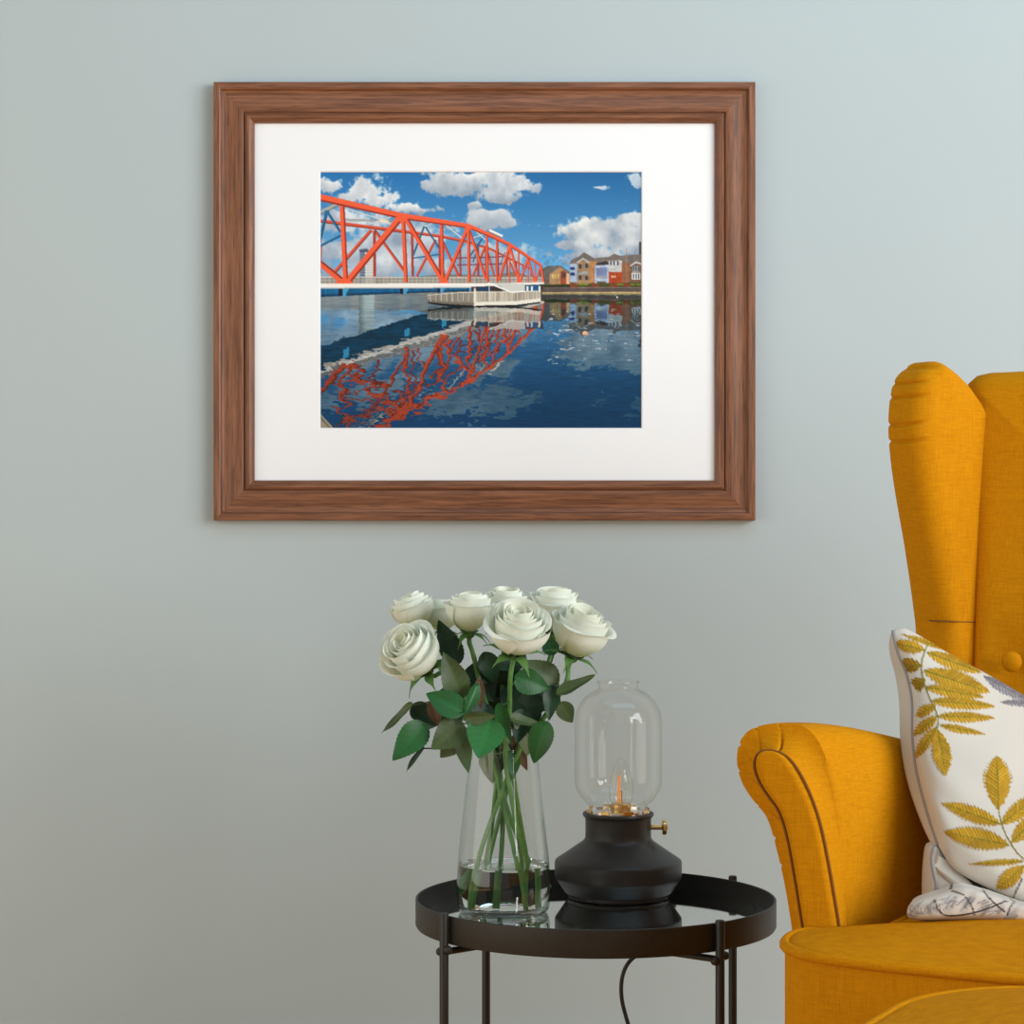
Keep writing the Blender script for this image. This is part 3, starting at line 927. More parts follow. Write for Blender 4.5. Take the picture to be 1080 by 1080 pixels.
# burner: perforated metal collar with glass carrier
b = MB()
zc = lz(857.5)
b.lathe([(0.0001, zc), (33.6 * ls, zc), (33.6 * ls, zc + 0.0014), (31.5 * ls, zc + 0.0016), (31.5 * ls, zc + 0.0040), (30.5 * ls, zc + 0.0042), (30.5 * ls, zc + 0.0020), (0.0001, zc + 0.0020)], (LX, LD, 0), 64)
bur = b.build('burner', M['steel'], lamp, smooth=30)
for k in range(8):
    a = 2 * PI * k / 8 + 0.3 - PI / 2
    b = MB()
    rr = 32.5 * ls
    c = Vector((LX + rr * math.cos(a), LD + rr * math.sin(a), zc + 0.0040))
    t = Vector((-math.sin(a), math.cos(a), 0)); n = Vector((math.cos(a), math.sin(a), 0))
    pts = []
    for u in (-1, 1):
        for w_ in (-1, 1):
            for v_ in (-1, 1):
                pts.append(c + t * (u * 0.0058) + n * (w_ * 0.0008) + Vector((0, 0, v_ * 0.0022)))
    b.add(pts, [(0, 1, 3, 2), (4, 6, 7, 5), (0, 4, 5, 1), (2, 3, 7, 6), (0, 2, 6, 4), (1, 5, 7, 3)])
    b.build('clip', M['brass'], bur, smooth=None)
# glass chimney
b = MB()
CH = [(31.0, 856.0), (30.8, 851.5), (31.4, 849.0), (34.5, 845.5), (39.0, 841.0), (43.0, 835.0), (45.4, 828.0), (46.0, 820), (46.1, 800), (46.1, 775), (45.9, 762), (44.8, 752.5), (41.5, 744.0), (36.5, 737.0), (30.0, 731.5), (24.5, 728.2), (21.5, 726.2), (20.6, 724.0), (20.8, 721.8), (21.6, 720.2), (22.0, 719.0)]
CH = catmull(CH, 60)
b.lathe([(r * ls, lz(y)) for r, y in CH], (LX, LD, 0), 96)
ch = b.build('glass_chimney', M['lamp_glass'], lamp, smooth=180, label='clear glass chimney')
b = MB()
rr, zz = 22.0 * ls, lz(719.0)
b.tube([(LX + rr * math.cos(a), LD + rr * math.sin(a), zz) for a in np.linspace(0, 2 * PI, 64, endpoint=False)], 0.0012, 10, closed=True)
b.build('rolled_rim', M['lamp_glass'], ch, smooth=180)
# bulb
b = MB()
BX = unp(655, 850, LD).x
b.lathe([(r * ls, lz(y)) for r, y in catmull([(9, 852), (10.5, 847), (12.3, 840), (12.8, 833), (11.8, 823), (9, 813), (5.5, 805), (2.5, 800.5), (0.05, 798.5)], 40)], (BX, LD, 0), 40)
bulb = b.build('bulb', M['lamp_glass'], lamp, smooth=180, label='clear flame-shaped bulb')
b = MB()
for ddx, y0, y1 in ((-3.5, 846, 818), (-2.0, 846, 818)):
    b.tube([(BX + ddx * ls, LD, lz(y0)), (BX + (ddx + 0.9) * ls, LD + 0.001, lz(y1))], 0.0011, 8)
b.build('filament', M['filament'], bulb, smooth=60, label='amber filament')
b = MB()
b.lathe([(0.0001, lz(857)), (10.5 * ls, lz(857)), (10.5 * ls, lz(848.5)), (8.5 * ls, lz(847)), (0.0001, lz(847))], (BX, LD, 0), 32)
b.tube([(BX, LD, lz(850)), (BX, LD, lz(834))], 0.0016, 8)
b.build('bulb_holder', M['brass'], bulb, smooth=35)
# knob
b = MB()
b.lathe([(0.0001, 34 * ls), (2.6 * ls, 34 * ls), (2.6 * ls, 46 * ls), (3.0 * ls, 46.5 * ls), (7.4 * ls, 46.5 * ls), (8.0 * ls, 47.2 * ls), (8.0 * ls, 50.2 * ls), (7.4 * ls, 51 * ls), (3.2 * ls, 51 * ls), (3.0 * ls, 52 * ls), (0.0001, 52 * ls)], (LX, LD, lz(872.5)), 28, axis='X')
b.build('knob', M['brass'], lamp, smooth=35, label='brass wick knob')
# cord over the back of the tray and down behind it
cx_ = unp(668, 1012, 3.09).x
cp = [(LX + 0.004, LD + 0.060, zb + 0.004), (LX + 0.008, LD + 0.078, zb + 0.012), (cx_ + 0.048, 3.052, TZ + 0.0045), (cx_ + 0.050, 3.072, TZ + 0.003), (cx_ + 0.044, 3.084, TZ - 0.02)]
for px, py in ((686, 997), (668, 1010), (659.5, 1021), (655.5, 1036), (656, 1055), (661, 1075), (668, 1100), (676, 1150)):
    cp.append(tuple(unp(px, py, 3.095)))
cp += [(cx_ + 0.02, 3.10, 0.06), (cx_ + 0.05, 3.09, 0.006), (cx_ + 0.20, 3.08, 0.004)]
b = MB(); b.tube([tuple(p) for p in catmull(cp, 140)], 0.0028, 10)
b.build('power_cord', M['cord'], lamp, smooth=180)

# ------------------------------------------------------------------ vase, water
VD = 2.855
VX = unp(531, 968, VD).x
vs = VD / F
vase = empty('vase', (VX, VD, TRAY), 'tapered clear glass vase holding the white roses on the tray', 'vase')


def vz(y):
    return HC - (y - 540.0) * vs


y_b = 540 + (HC - TRAY) / vs
VP = [(0.01, y_b), (40, y_b), (45.0, y_b - 1.0), (47.5, y_b - 4), (48.6, y_b - 10), (49.2, y_b - 25), (49.2, 928), (48.3, 910), (46.0, 886), (43.0, 860), (39.8, 830), (37.0, 802), (35.6, 786), (35.6, 777), (36.4, 773)]
VPs = [(VP[0][0] * vs, vz(VP[0][1]))] + [(r * vs, vz(y)) for r, y in catmull(VP[1:], 90)]
b = MB(); b.lathe(VPs, (VX, VD, 0), 96)
vg = b.build('glass_body', M['vase_glass'], vase, smooth=180)
b = MB()
b.tube([(VX + 36.4 * vs * math.cos(a), VD + 36.4 * vs * math.sin(a), vz(773)) for a in np.linspace(0, 2 * PI, 72, endpoint=False)], 0.0011, 10, closed=True)
b.build('rim', M['vase_glass'], vase, smooth=180)
b = MB()
zf = vz(y_b)
b.lathe([(0.0001, zf + 0.0006), (39.5 * vs, zf + 0.0006), (44.3 * vs, zf + 0.002), (46.6 * vs, zf + 0.0055), (46.8 * vs, zf + 0.0085), (40 * vs, zf + 0.0070), (0.0001, zf + 0.0065)], (VX, VD, 0), 72)
b.build('thick_base', M['vase_glass'], vase, smooth=60)
WZ = vz(911)
wp = [(0.0001, zf + 0.009)] + [(40 * vs, zf + 0.009), (45.5 * vs, zf + 0.0105), (47.3 * vs, zf + 0.016)]
for r, z in VPs:
    if zf + 0.022 < z < WZ - 0.001:
        wp.append((r - 0.0012, z))
rw = wp[-1][0]
wp += [(rw, WZ), (rw - 0.001, WZ - 0.0003), (rw * 0.6, WZ - 0.0004), (0.0001, WZ - 0.0004)]
b = MB(); b.lathe(wp, (VX, VD, 0), 96)
wt = b.build('water', M['water'], None, smooth=50)
tag(wt, 'clear water filling the bottom of the glass vase', 'water', kind='stuff')


# ------------------------------------------------------------------ roses
def frame_of(ax):
    ax = Vector(ax).normalized()
    s = Vector((1, 0, 0)) - ax * ax.x
    s.normalize()
    return s, ax.cross(s), ax


def bloom_mesh(c, ax, R, seed):
    r_ = random.Random(seed)
    s, t, a = frame_of(ax)
    b = MB()
    cols = []
    rings = [(2, 0.14, 0.96, 2.0, -0.04), (3, 0.29, 1.00, 1.6, 0.02), (3, 0.45, 1.02, 1.45, 0.07), (3, 0.62, 1.00, 1.35, 0.13), (3, 0.79, 0.95, 1.3, 0.24), (4, 0.93, 0.86, 1.1, 0.42)]
    off = r_.random() * 6
    NU, NV = 13, 10
    for ri, (n, rad, top, span, curl) in enumerate(rings):
        off += 0.7
        for k in range(n):
            th0 = off + 2 * PI * k / n + r_.uniform(-0.12, 0.12)
            rr = rad * r_.uniform(0.95, 1.05)
            tp = top * r_.uniform(0.95, 1.04)
            cu = curl * r_.uniform(0.7, 1.3)
            sk = r_.uniform(-0.1, 0.1)
            rows = []
            for j in range(NV):
                v = j / (NV - 1)
                row = []
                for i in range(NU):
                    u = -1 + 2 * i / (NU - 1)
                    ve = v * (1 - (0.05, 0.05, 0.07, 0.12, 0.20, 0.24)[ri] * abs(u) ** 3) * (1 - 0.025 * math.cos(3 * u + sk * 30) * v)
                    ang = th0 + u * span * (0.55 + 0.45 * math.sin(min(1, ve * 1.25) * PI / 2)) + sk * v
                    prof_r = math.sin(min(ve / 0.66, 1.0) * PI / 2) ** 0.70
                    q = max(0.0, (ve - 0.66) / 0.34)
                    rad_ = R * (0.06 + rr * prof_r * 0.97 + cu * 0.42 * q * q + (0.11, 0.11, 0.10, 0.09, 0.07, 0.06)[ri] * u + 0.02 * math.sin(5 * u + k) * q)
                    hz = R * (-0.72 + 1.72 * tp * (ve ** 0.92) - max(0, cu) * 0.55 * q * q * q)
                    p = Vector(c) + s * (rad_ * math.cos(ang)) + t * (rad_ * math.sin(ang)) + a * hz
                    row.append(p)
                    g = max(0.0, 1 - ve * 1.9) * (0.85 if ri > 2 else 0.5)
                    g = min(1, g + (0.06 if ri == 5 else 0))
                    base = np.array([0.925, 0.955, 0.88]) if ri > 2 else np.array([0.93, 0.95, 0.84])
                    cols.append(base * (1 - g) + np.array([0.60, 0.74, 0.36]) * g)
                rows.append(row)
            b.grid(rows)
    # solid heart under the petals
    n0 = len(b.v)
    b.ball(Vector(c) - a * (R * 0.25), R * 0.40, 16)
    cols += [np.array([0.70, 0.78, 0.50])] * (len(b.v) - n0)
    return b, np.array(cols)


def leaf_shape(b, cols, base, p0, p1, wid, bend=0.0, roll=0.0, fold=0.25, teeth=13, seed=0):
    p0, p1 = Vector(p0), Vector(p1)
    ax = p1 - p0
    L = ax.length
    ax.normalize()
    view = Vector((0, -1, 0.25)).normalized()
    side = ax.cross(view).normalized()
    nrm = side.cross(ax).normalized()
    if roll:
        rm = Matrix.Rotation(roll, 3, ax)
        side, nrm = rm @ side, rm @ nrm
    rows = []
    NL, NW = 53, 9
    r_ = random.Random(seed)
    ph = r_.random() * 6
    for j in range(NL):
        v = j / (NL - 1)
        wv = (math.sin(PI * v ** 0.72) ** 0.8) * (1 - 0.25 * v) * 1.12 if 0 < v < 1 else 0.0
        wv = max(wv, 0.012)
        tooth = 1 + 0.10 * (0.5 - ((v * teeth) % 1.0))
        row = []
        for i in range(NW):
            u = -1 + 2 * i / (NW - 1)
            e = tooth if abs(u) > 0.99 else 1.0
            x = u * wid / 2 * wv * e
            z = abs(u) ** 1.3 * wid / 2 * wv * fold - bend * L * (v - 0.5) ** 2 * 4 * 0.25 + 0.02 * L * math.sin(9 * v + ph) * u * abs(u)
            row.append(p0 + ax * (L * v) + side * x + nrm * z)
            vein = 0.5 + 0.5 * math.sin((v * 7.0 - abs(u) * 1.2) * 2 * PI)
            g = (1.38 - 0.3 * v) if i == NW // 2 else 0.90 + 0.14 * vein + 0.10 * math.sin(ph + 5 * v)
            cols.append(base * g)
        rows.append(row)
    b.grid(rows)


ROSES = [  # px, py, distance, radius, axis, stem points (px, py, d), label
    (438, 693, 2.795, 0.0345, (-0.50, -0.62, 0.62), [(470, 712, 2.82), (500, 752, 2.84), (517, 792, 2.850), (531, 850, 2.845), (545, 910, 2.83), (553, 960, 2.825)],
     'large white rose drooping lowest at the bouquet left edge'),
    (437, 649, 2.885, 0.0255, (-0.30, -0.05, 0.95), [(455, 692, 2.885), (492, 742, 2.87), (520, 790, 2.86), (534, 850, 2.86), (556, 905, 2.875), (580, 936, 2.885)],
     'small white rose high at the upper left, behind the drooping one'),
    (466, 653, 2.915, 0.0225, (-0.05, 0.05, 1), [(476, 692, 2.91), (505, 745, 2.89), (524, 792, 2.875), (530, 860, 2.875), (528, 912, 2.88), (526, 950, 2.88)],
     'small greenish white rose between two larger ones in the back left'),
    (495, 650, 2.835, 0.0275, (0.0, -0.08, 1), [(499, 690, 2.838), (512, 740, 2.845), (536, 792, 2.852), (546, 850, 2.86), (556, 912, 2.865), (557, 955, 2.865)],
     'half open white rose seen side on with curled green sepals'),
    (545, 669, 2.765, 0.0355, (0.12, -0.52, 0.85), [(538, 718, 2.79), (537, 760, 2.82), (533, 800, 2.838), (541, 850, 2.838), (550, 905, 2.842), (549, 950, 2.842)],
     'large open white rose facing forward in the bouquet centre'),
    (534, 645, 2.885, 0.0275, (0.0, -0.12, 1), [(531, 690, 2.88), (529, 740, 2.87), (527, 795, 2.865), (520, 860, 2.875), (512, 912, 2.885), (504, 945, 2.89)],
     'white rose rising behind the central forward facing bloom'),
    (585, 648, 2.885, 0.0320, (0.05, -0.1, 1), [(578, 700, 2.885), (560, 750, 2.872), (545, 795, 2.862), (530, 850, 2.868), (516, 905, 2.872), (509, 950, 2.874)],
     'tall white rose behind the rightmost bloom'),
    (610, 672, 2.815, 0.0340, (0.30, -0.28, 0.92), [(597, 720, 2.82), (575, 755, 2.84), (548, 792, 2.846), (524, 850, 2.838), (505, 905, 2.83), (496, 960, 2.825)],
     'large white rose at the right edge of the bouquet, above the lamp'),
]
ROSE_OBJ = []
for i, (px, py, d, R, ax, st, label) in enumerate(ROSES):
    c = unp(px, py, d)
    root = empty('rose', unp(*st[-1]), label, 'flower', 'white roses in the glass vase')
    R *= 1.06
    bm_, cols = bloom_mesh(c, ax, R, 40 + i)
    o = bm_.build('bloom', M['petal'], root, smooth=180)
    set_pattern(o, cols)
    s, t, a = frame_of(ax)
    # calyx: a green cup and five sepals
    b = MB()
    bc = c - a * (R * 0.74)
    rows = []
    for r_, h_ in ((0.10, -0.22), (0.2, -0.14), (0.24, -0.04), (0.3, 0.05), (0.42, 0.12)):
        rows.append([bc + s * (R * r_ * math.cos(q)) + t * (R * r_ * math.sin(q)) + a * (R * h_) for q in np.linspace(0, 2 * PI, 14, endpoint=False)])
    b.grid(rows, close_u=True)
    b.build('calyx', M['sepal'], root, smooth=180)
    b = MB()
    for k in range(5):
        q = 2 * PI * k / 5 + i
        rd = s * math.cos(q) + t * math.sin(q)
        tt = a.cross(rd)
        rows = []
        for j in range(9):
            v = j / 8
            wv = R * 0.17 * (1 - v) ** 0.7 * (0.6 + 0.8 * math.sin(PI * min(1, v * 1.4)))
            pt = bc + rd * (R * (0.24 + 0.85 * v)) + a * (R * (0.02 + (0.30 if i != 3 else 0.05) * v - 0.55 * v * v * (0.8 + 0.4 * (k % 2))))
            rows.append([pt - tt * wv, pt - a * (R * 0.03), pt + tt * wv])
        b.grid(rows)
    b.build('sepals', M['sepal'], root, smooth=180)
    b = MB()
    pts = [c - a * (R * 0.75), c - a * (R * 1.15)] + [unp(*p) for p in st]
    cp = catmull([tuple(p) for p in pts], 60)
    b.tube([tuple(p) for p in cp], [0.0029 + 0.0003 * math.sin(k * 0.9) ** 8 for k in range(60)], 10)
    so = b.build('stem', M['stem'], root, smooth=180)
    ROSE_OBJ.append((root, [Vector(p) for p in cp]))

LEAVES = [  # base px, tip px, width px, distance, colour, rose, roll, fold
    ((517, 757), (504, 800), 40, 2.772, 'bright', 4, 0.0, 0.12), ((576, 761), (562, 806), 27, 2.79, 'mid', 7, 0.2, 0.2), ((449, 762), (414, 802), 30, 2.79, 'mid', 0, 0.1, 0.15),
    ((437, 742), (404, 774), 11, 2.80, 'olive', 0, 0.6, 0.5), ((489, 762), (455, 790), 32, 2.785, 'olive', 0, 0.1, 0.1), ((491, 768), (464, 800), 27, 2.80, 'olive', 1, -0.2, 0.1),
    ((485, 770), (494, 816), 18, 2.81, 'olive', 1, 0.1, 0.2), ((489, 752), (449, 730), 29, 2.775, 'mid', 0, 0.2, 0.2), ((487, 738), (468, 688), 30, 2.80, 'olive', 2, -0.2, 0.2),
    ((483, 702), (462, 654), 25, 2.845, 'dark', 2, 0.1, 0.25), ((590, 722), (548, 697), 30, 2.83, 'olive', 6, 0.0, 0.1), ((543, 714), (580, 727), 27, 2.80, 'mid', 4, 0.1, 0.2),
    ((588, 733), (629, 713), 15, 2.81, 'olive', 7, 0.5, 0.45), ((591, 741), (604, 763), 19, 2.82, 'olive', 7, 0.1, 0.2), ((543, 748), (582, 741), 30, 2.84, 'dark', 6, 0.1, 0.2),
    ((527, 740), (539, 784), 15, 2.785, 'mid', 4, 0.4, 0.4), ((488, 758), (524, 755), 15, 2.768, 'olive', 3, -0.5, 0.3), ((505, 716), (507, 748), 11, 2.80, 'brown', 3, 0.0, 0.3),
    ((456, 738), (463, 768), 16, 2.805, 'brown', 1, 0.0, 0.2), ((511, 688), (523, 722), 22, 2.83, 'dark', 3, 0.0, 0.2), ((583, 722), (579, 760), 18, 2.82, 'dark', 7, 0.1, 0.25),
    ((513, 792), (520, 826), 20, 2.85, 'pale', 3, 0.1, 0.1), ((539, 791), (542, 820), 18, 2.848, 'mid', 5, 0.2, 0.2), ((553, 772), (557, 798), 14, 2.835, 'pale', 6, 0.1, 0.2),
    ((435, 744), (460, 766), 22, 2.82, 'dark', 1, 0.1, 0.2), ((446, 788), (427, 815), 6, 2.80, 'dark', 0, 0.3, 0.4), ((497, 700), (520, 740), 36, 2.86, 'dark', 2, 0.0, 0.2),
    ((520, 700), (548, 745), 40, 2.87, 'dark', 5, 0.0, 0.2), ((560, 700), (575, 750), 40, 2.88, 'dark', 6, 0.0, 0.2), ((500, 735), (530, 775), 40, 2.865, 'dark', 5, 0.2, 0.2),
    ((550, 735), (562, 778), 34, 2.865, 'dark', 6, 0.0, 0.2), ((470, 725), (482, 768), 34, 2.85, 'dark', 1, 0.0, 0.2), ((505, 720), (487, 760), 14, 2.79, 'mid', 3, 0.5, 0.4),
    ((536, 757), (570, 765), 14, 2.79, 'olive', 4, -0.5, 0.3), ((555, 690), (520, 705), 24, 2.85, 'dark', 5, 0.1, 0.2), ((585, 690), (574, 672), 18, 2.86, 'mid', 6, 0.0, 0.2),
    ((527, 780), (528, 815), 24, 2.87, 'dark', 2, 0.0, 0.2), ((508, 698), (535, 722), 30, 2.845, 'dark', 3, 0.2, 0.2), ((548, 720), (535, 762), 30, 2.85, 'dark', 5, -0.2, 0.2), ((566, 715), (590, 742), 30, 2.85, 'dark', 6, 0.1, 0.2), ((515, 742), (498, 776), 26, 2.83, 'dark', 3, 0.2, 0.2), ((478, 708), (497, 738), 26, 2.86, 'dark', 1, 0.2, 0.2), ((552, 748), (545, 785), 22, 2.82, 'dark', 6, 0.1, 0.3), ((470, 742), (440, 772), 24, 2.84, 'dark', 0, 0.1, 0.2), ((549, 765), (541, 760), 12, 2.80, 'pale', 4, 0.0, 0.1), ((540, 775), (556, 812), 16, 2.865, 'brown', 6, 0.2, 0.2),
]
for k, (p0, p1, wd, d, colr, ri, roll, fold) in enumerate(LEAVES):
    b = MB()
    q0, q1 = unp(p0[0], p0[1], d), unp(p1[0], p1[1], d + (0.012 if k % 2 else -0.012))
    cols = []
    base = s2l(np.array(LEAFC[colr]) / 255.0)
    leaf_shape(b, cols, base, q0, q1, wd * d / F, bend=0.25 * (1 if k % 3 else -1), roll=roll * (1 if k % 2 else -1), fold=fold, seed=k)
    root, cp = ROSE_OBJ[ri]
    near = min(cp[8:42], key=lambda p: (p - q0).length + 0.6 * max(0, p.z - q0.z))
    mid = (near + q0) * 0.5 + Vector((0, 0, -0.004))
    b.tube([tuple(p) for p in catmull([tuple(near), tuple(mid), tuple(q0 + (q1 - q0) * 0.05)], 10)], 0.0009, 6)
    cols += [base] * (len(b.v) - len(cols))
    o = b.build('leaf', M['leaf_' + colr], root, smooth=180, label={'brown': 'reddish brown leaf', 'pale': 'pale grey green leaf'}.get(colr))
    set_pattern(o, np.array(cols))

# ------------------------------------------------------------------ armchair (own frame: x to its right as seen, -y to the front)
PSI = math.radians(27)
OX, OY = 0.749, 2.461
CP, SP = math.cos(PSI), math.sin(PSI)
chair = empty('armchair', (OX, OY, 0), 'mustard yellow linen wingback armchair beside the black tray table', 'armchair', rz=-PSI)


def on_y(px, py, ly):
    """point of the photo's ray on the chair's own plane y = ly -> (x, z)"""
    tx = (px - 540.0) / F
    x = (tx * (OY + ly * CP) - OX - ly * SP) / (CP + tx * SP)
    d = OY - x * SP + ly * CP
    return x, HC - (py - 540.0) / F * d


def on_plane(px, py, J, w_):
    """ray on the chair's upright plane through J=(x,y) along w_ -> (distance along w_, z)"""
    tx = (px - 540.0) / F
    # world X = OX + x CP + y SP ; d = OY - x SP + y CP ; X = tx d
    k0 = OX + J[0] * CP + J[1] * SP - tx * (OY - J[0] * SP + J[1] * CP)
    k1 = w_[0] * CP + w_[1] * SP - tx * (-w_[0] * SP + w_[1] * CP)
    a = -k0 / k1
    x, y = J[0] + a * w_[0], J[1] + a * w_[1]
    d = OY - x * SP + y * CP
    return a, HC - (py - 540.0) / F * d


# seat cushion
def seat_outline(n=160):
    half = [(0.0, -0.402), (0.12, -0.403), (0.24, -0.400), (0.315, -0.388), (0.355, -0.360), (0.372, -0.325), (0.376, -0.285), (0.366, -0.264), (0.330, -0.262), (0.302, -0.255), (0.296, -0.20), (0.296, 0.02), (0.290, 0.13), (0.25, 0.15), (0.0, 0.15)]
    full = half + [(-x, y) for x, y in reversed(half[1:-1])]
    return catmull([(x * 0.968, y) for x, y in full], n, closed=True)


SO = seat_outline()
SEATZ = 0.485
b = MB()
b.plate(SO, 0.135, 0.012, lambda u, v, w_: (u, v, SEATZ - 0.0675 + w_), 0.0, 0.020)
seat = b.build('seat_cushion', M['linen'], chair, smooth=180, local=True)
b = MB()
b.tube([(u, v, SEATZ - 0.006) for u, v in catmull([tuple(p) for p in SO], 200, closed=True)], 0.0058, 10, closed=True)
b.build('piping', M['linen'], seat, smooth=180, local=True)
# seat box
b = MB()
box_o = catmull([(-0.34, -0.380), (0.0, -0.390), (0.34, -0.380), (0.362, -0.335), (0.37, 0.0), (0.33, 0.30), (0.0, 0.33), (-0.33, 0.30), (-0.362, 0.0), (-0.362, -0.335)], 120, closed=True)
b.plate(box_o, 0.19, 0.012, lambda u, v, w_: (u, v, 0.240 + w_))
b.build('seat_box', M['linen'], chair, smooth=50, local=True)

# arms
out_px = [(850, 1120), (843, 1040), (836, 985), (827, 930), (816, 884), (808, 861), (795, 845), (783, 826), (777.5, 806), (779, 786), (788, 772), (803, 765), (824, 763), (846, 766), (862, 780), (875, 812), (884, 860), (889, 920), (893, 985), (896, 1040), (898, 1120)]
pan_px = [(868, 1120), (858, 1040), (848, 985), (840, 935), (831, 885), (822, 856), (811, 840), (802, 826), (796.5, 811), (797, 800), (801, 794), (808, 791.5), (818, 792), (831, 798), (842, 811), (855, 836), (866, 868), (874, 905), (881, 945), (887, 985), (890, 1040), (892, 1120)]
NP = 640
AF = -0.252
outer = catmull([on_y(x, y, AF + 0.03) for x, y in out_px], NP)
panel = catmull([on_y(x, y, AF) for x, y in pan_px], NP)
PLEATS = [0.262, 0.30, 0.352, 0.405, 0.44, 0.475, 0.51]


def arm_parts(sg):
    def fix(p):
        return (p[0] * sg, p[1], p[2])
    b = MB()
    rows = []
    for k in range(9):                              # the roll turns into the front panel
        th = PI / 2 * (1 - k / 8.0)
        f_in, f_y = math.sin(th), math.cos(th)
        ring = panel * f_in + outer * (1 - f_in)
        y = AF + 0.03 * (1 - math.cos(PI / 2 - th) * 0 - (1 - f_y))
        row = []
        for j, (x, z) in enumerate(ring):
            t = j / (NP - 1)
            dpl = max(math.exp(-((t - q) / 0.0019) ** 2) for q in PLEATS) * 0.0042
            cx, cz = panel[NP // 2 - 96]
            ln = math.hypot(x - cx, z - cz) + 1e-6
            row.append(fix((x - (x - cx) / ln * dpl, y + dpl * (1 - f_y) * 0.8, z - (z - cz) / ln * dpl)))
        rows.append(row)
    for k in range(1, 26):
        t = k / 25.0
        y = AF + 0.03 + t * 0.36
        e = t * t * (3 - 2 * t)
        row = []
        for j, (x, z) in enumerate(outer):
            tt = j / (NP - 1)
            dpl = max(math.exp(-((tt - q) / 0.0019) ** 2) for q in PLEATS) * 0.0042 * math.exp(-(y - AF - 0.03) / 0.022)
            zz = z - max(0, z - 0.36) * 0.165 * e
            fl = (y - AF - 0.03) ** 2 / (y - AF + 0.01)
            xx = x + 0.30 * min(fl, 0.20) + 0.24 * min(fl, 0.18) * (lambda q: q * q * (3 - 2 * q))(min(1.0, max(0.0, (tt - 0.40) / 0.40)))
            cx, cz = panel[NP // 2 - 96]
            ln = math.hypot(x - cx, z - cz) + 1e-6
            row.append(fix((xx - (x - cx) / ln * dpl, y, zz - (z - cz) / ln * dpl)))
        rows.append(row)
    b.grid(rows, close_u=True, flip=(sg > 0))
    arm = b.build('arm', M['linen'], chair, smooth=75, local=True)
    b = MB()
    rows = []
    for j in range(NP // 2):
        p, q = panel[j], panel[NP - 1 - j]
        row = []
        for i in range(15):
            f = i / 14.0
            e = min(f, 1 - f) * 2
            edge = min(1.0, j / 8.0, (NP / 2 - 1 - j) / 16.0)
            dome = 0.0075 * (1 - (1 - min(1.0, e * 3.0)) ** 2) * math.sqrt(max(0, 1 - (1 - edge) ** 2)) - 0.001
            row.append(fix((p[0] * (1 - f) + q[0] * f, AF - dome, p[1] * (1 - f) + q[1] * f)))
        rows.append(row)
    b.grid(rows, flip=(sg < 0))
    b.build('arm_panel', M['linen'], arm, smooth=180, local=True)
    b = MB()
    b.tube([fix((x, AF - 0.002, z)) for x, z in panel[::3]], 0.0015, 8)
    b.build('panel_seam', M['linen_dark'], arm, smooth=180, local=True)
    return arm


arm_parts(1)
arm_parts(-1)


# backrest: domed cushion with deep seams and buttons
def back_y(z):
    return 0.128 + 0.105 * (z - 0.47)


BT = [(-0.128, 0.742), (0.128, 0.742), (0.0, 0.86), (-0.128, 0.965), (0.128, 0.965)]
bx0, bz0 = on_y(1070, 697, back_y(0.742))
BT[0], BT[1] = (bx0, bz0), (-bx0, bz0)
left = [on_y(x, y, back_y(z_) + 0.0) for x, y, z_ in ((1021, 900, 0.52), (1021, 700, 0.74), (1022, 600, 0.86), (1020, 520, 0.95), (1016, 450, 1.02), (1013, 420, 1.06), (1014, 406, 1.075), (1022, 396, 1.084), (1036, 392, 1.086), (1060, 391, 1.086))]
left = [(x, z) for x, z in left]
half = [(0, 0.455), (left[0][0] + 0.01, 0.455)] + left + [(0, left[-1][1] + 0.006)]
ol = half + [(-x, z) for x, z in reversed(half[1:-1])]
ol = resample([tuple(p) for p in ol], 160, closed=True)
ol = ol[::-1]                                    # seen from the front, x to the right: counter-clockwise in (x, z)
ar = sum(ol[k][0] * ol[(k + 1) % 160][1] - ol[(k + 1) % 160][0] * ol[k][1] for k in range(160))
if ar < 0:
    ol = ol[::-1]
b = MB()
b.plate(ol, 0.13, 0.030, lambda u, v, w_: (u, back_y(v) + 0.062 - w_ + sum(0.012 * math.exp(-((u - q) ** 2 + (v - r) ** 2) / 0.0009) for q, r in BT) * (1 if w_ > 0 else 0), v), 0.0, 0.016)
back = b.build('backrest', M['linen'], chair, smooth=180, local=True)
for q, r in BT:
    b = MB()
    b.ball((q, back_y(r) - 0.014, r), 0.0125, 20, (1, 0.55, 1))
    b.build('button', M['linen'], back, smooth=180, local=True)
# outer back shell
b = MB()
b.plate([(x * 1.12, z if z < 1.0 else z - 0.012) for x, z in ol], 0.06, 0.025, lambda u, v, w_: (u, back_y(v) + 0.155 - w_, v - 0.10 * (1 if v < 0.5 else 0)), 0.0, 0.0)
b.build('back_shell', M['linen'], chair, smooth=180, local=True)

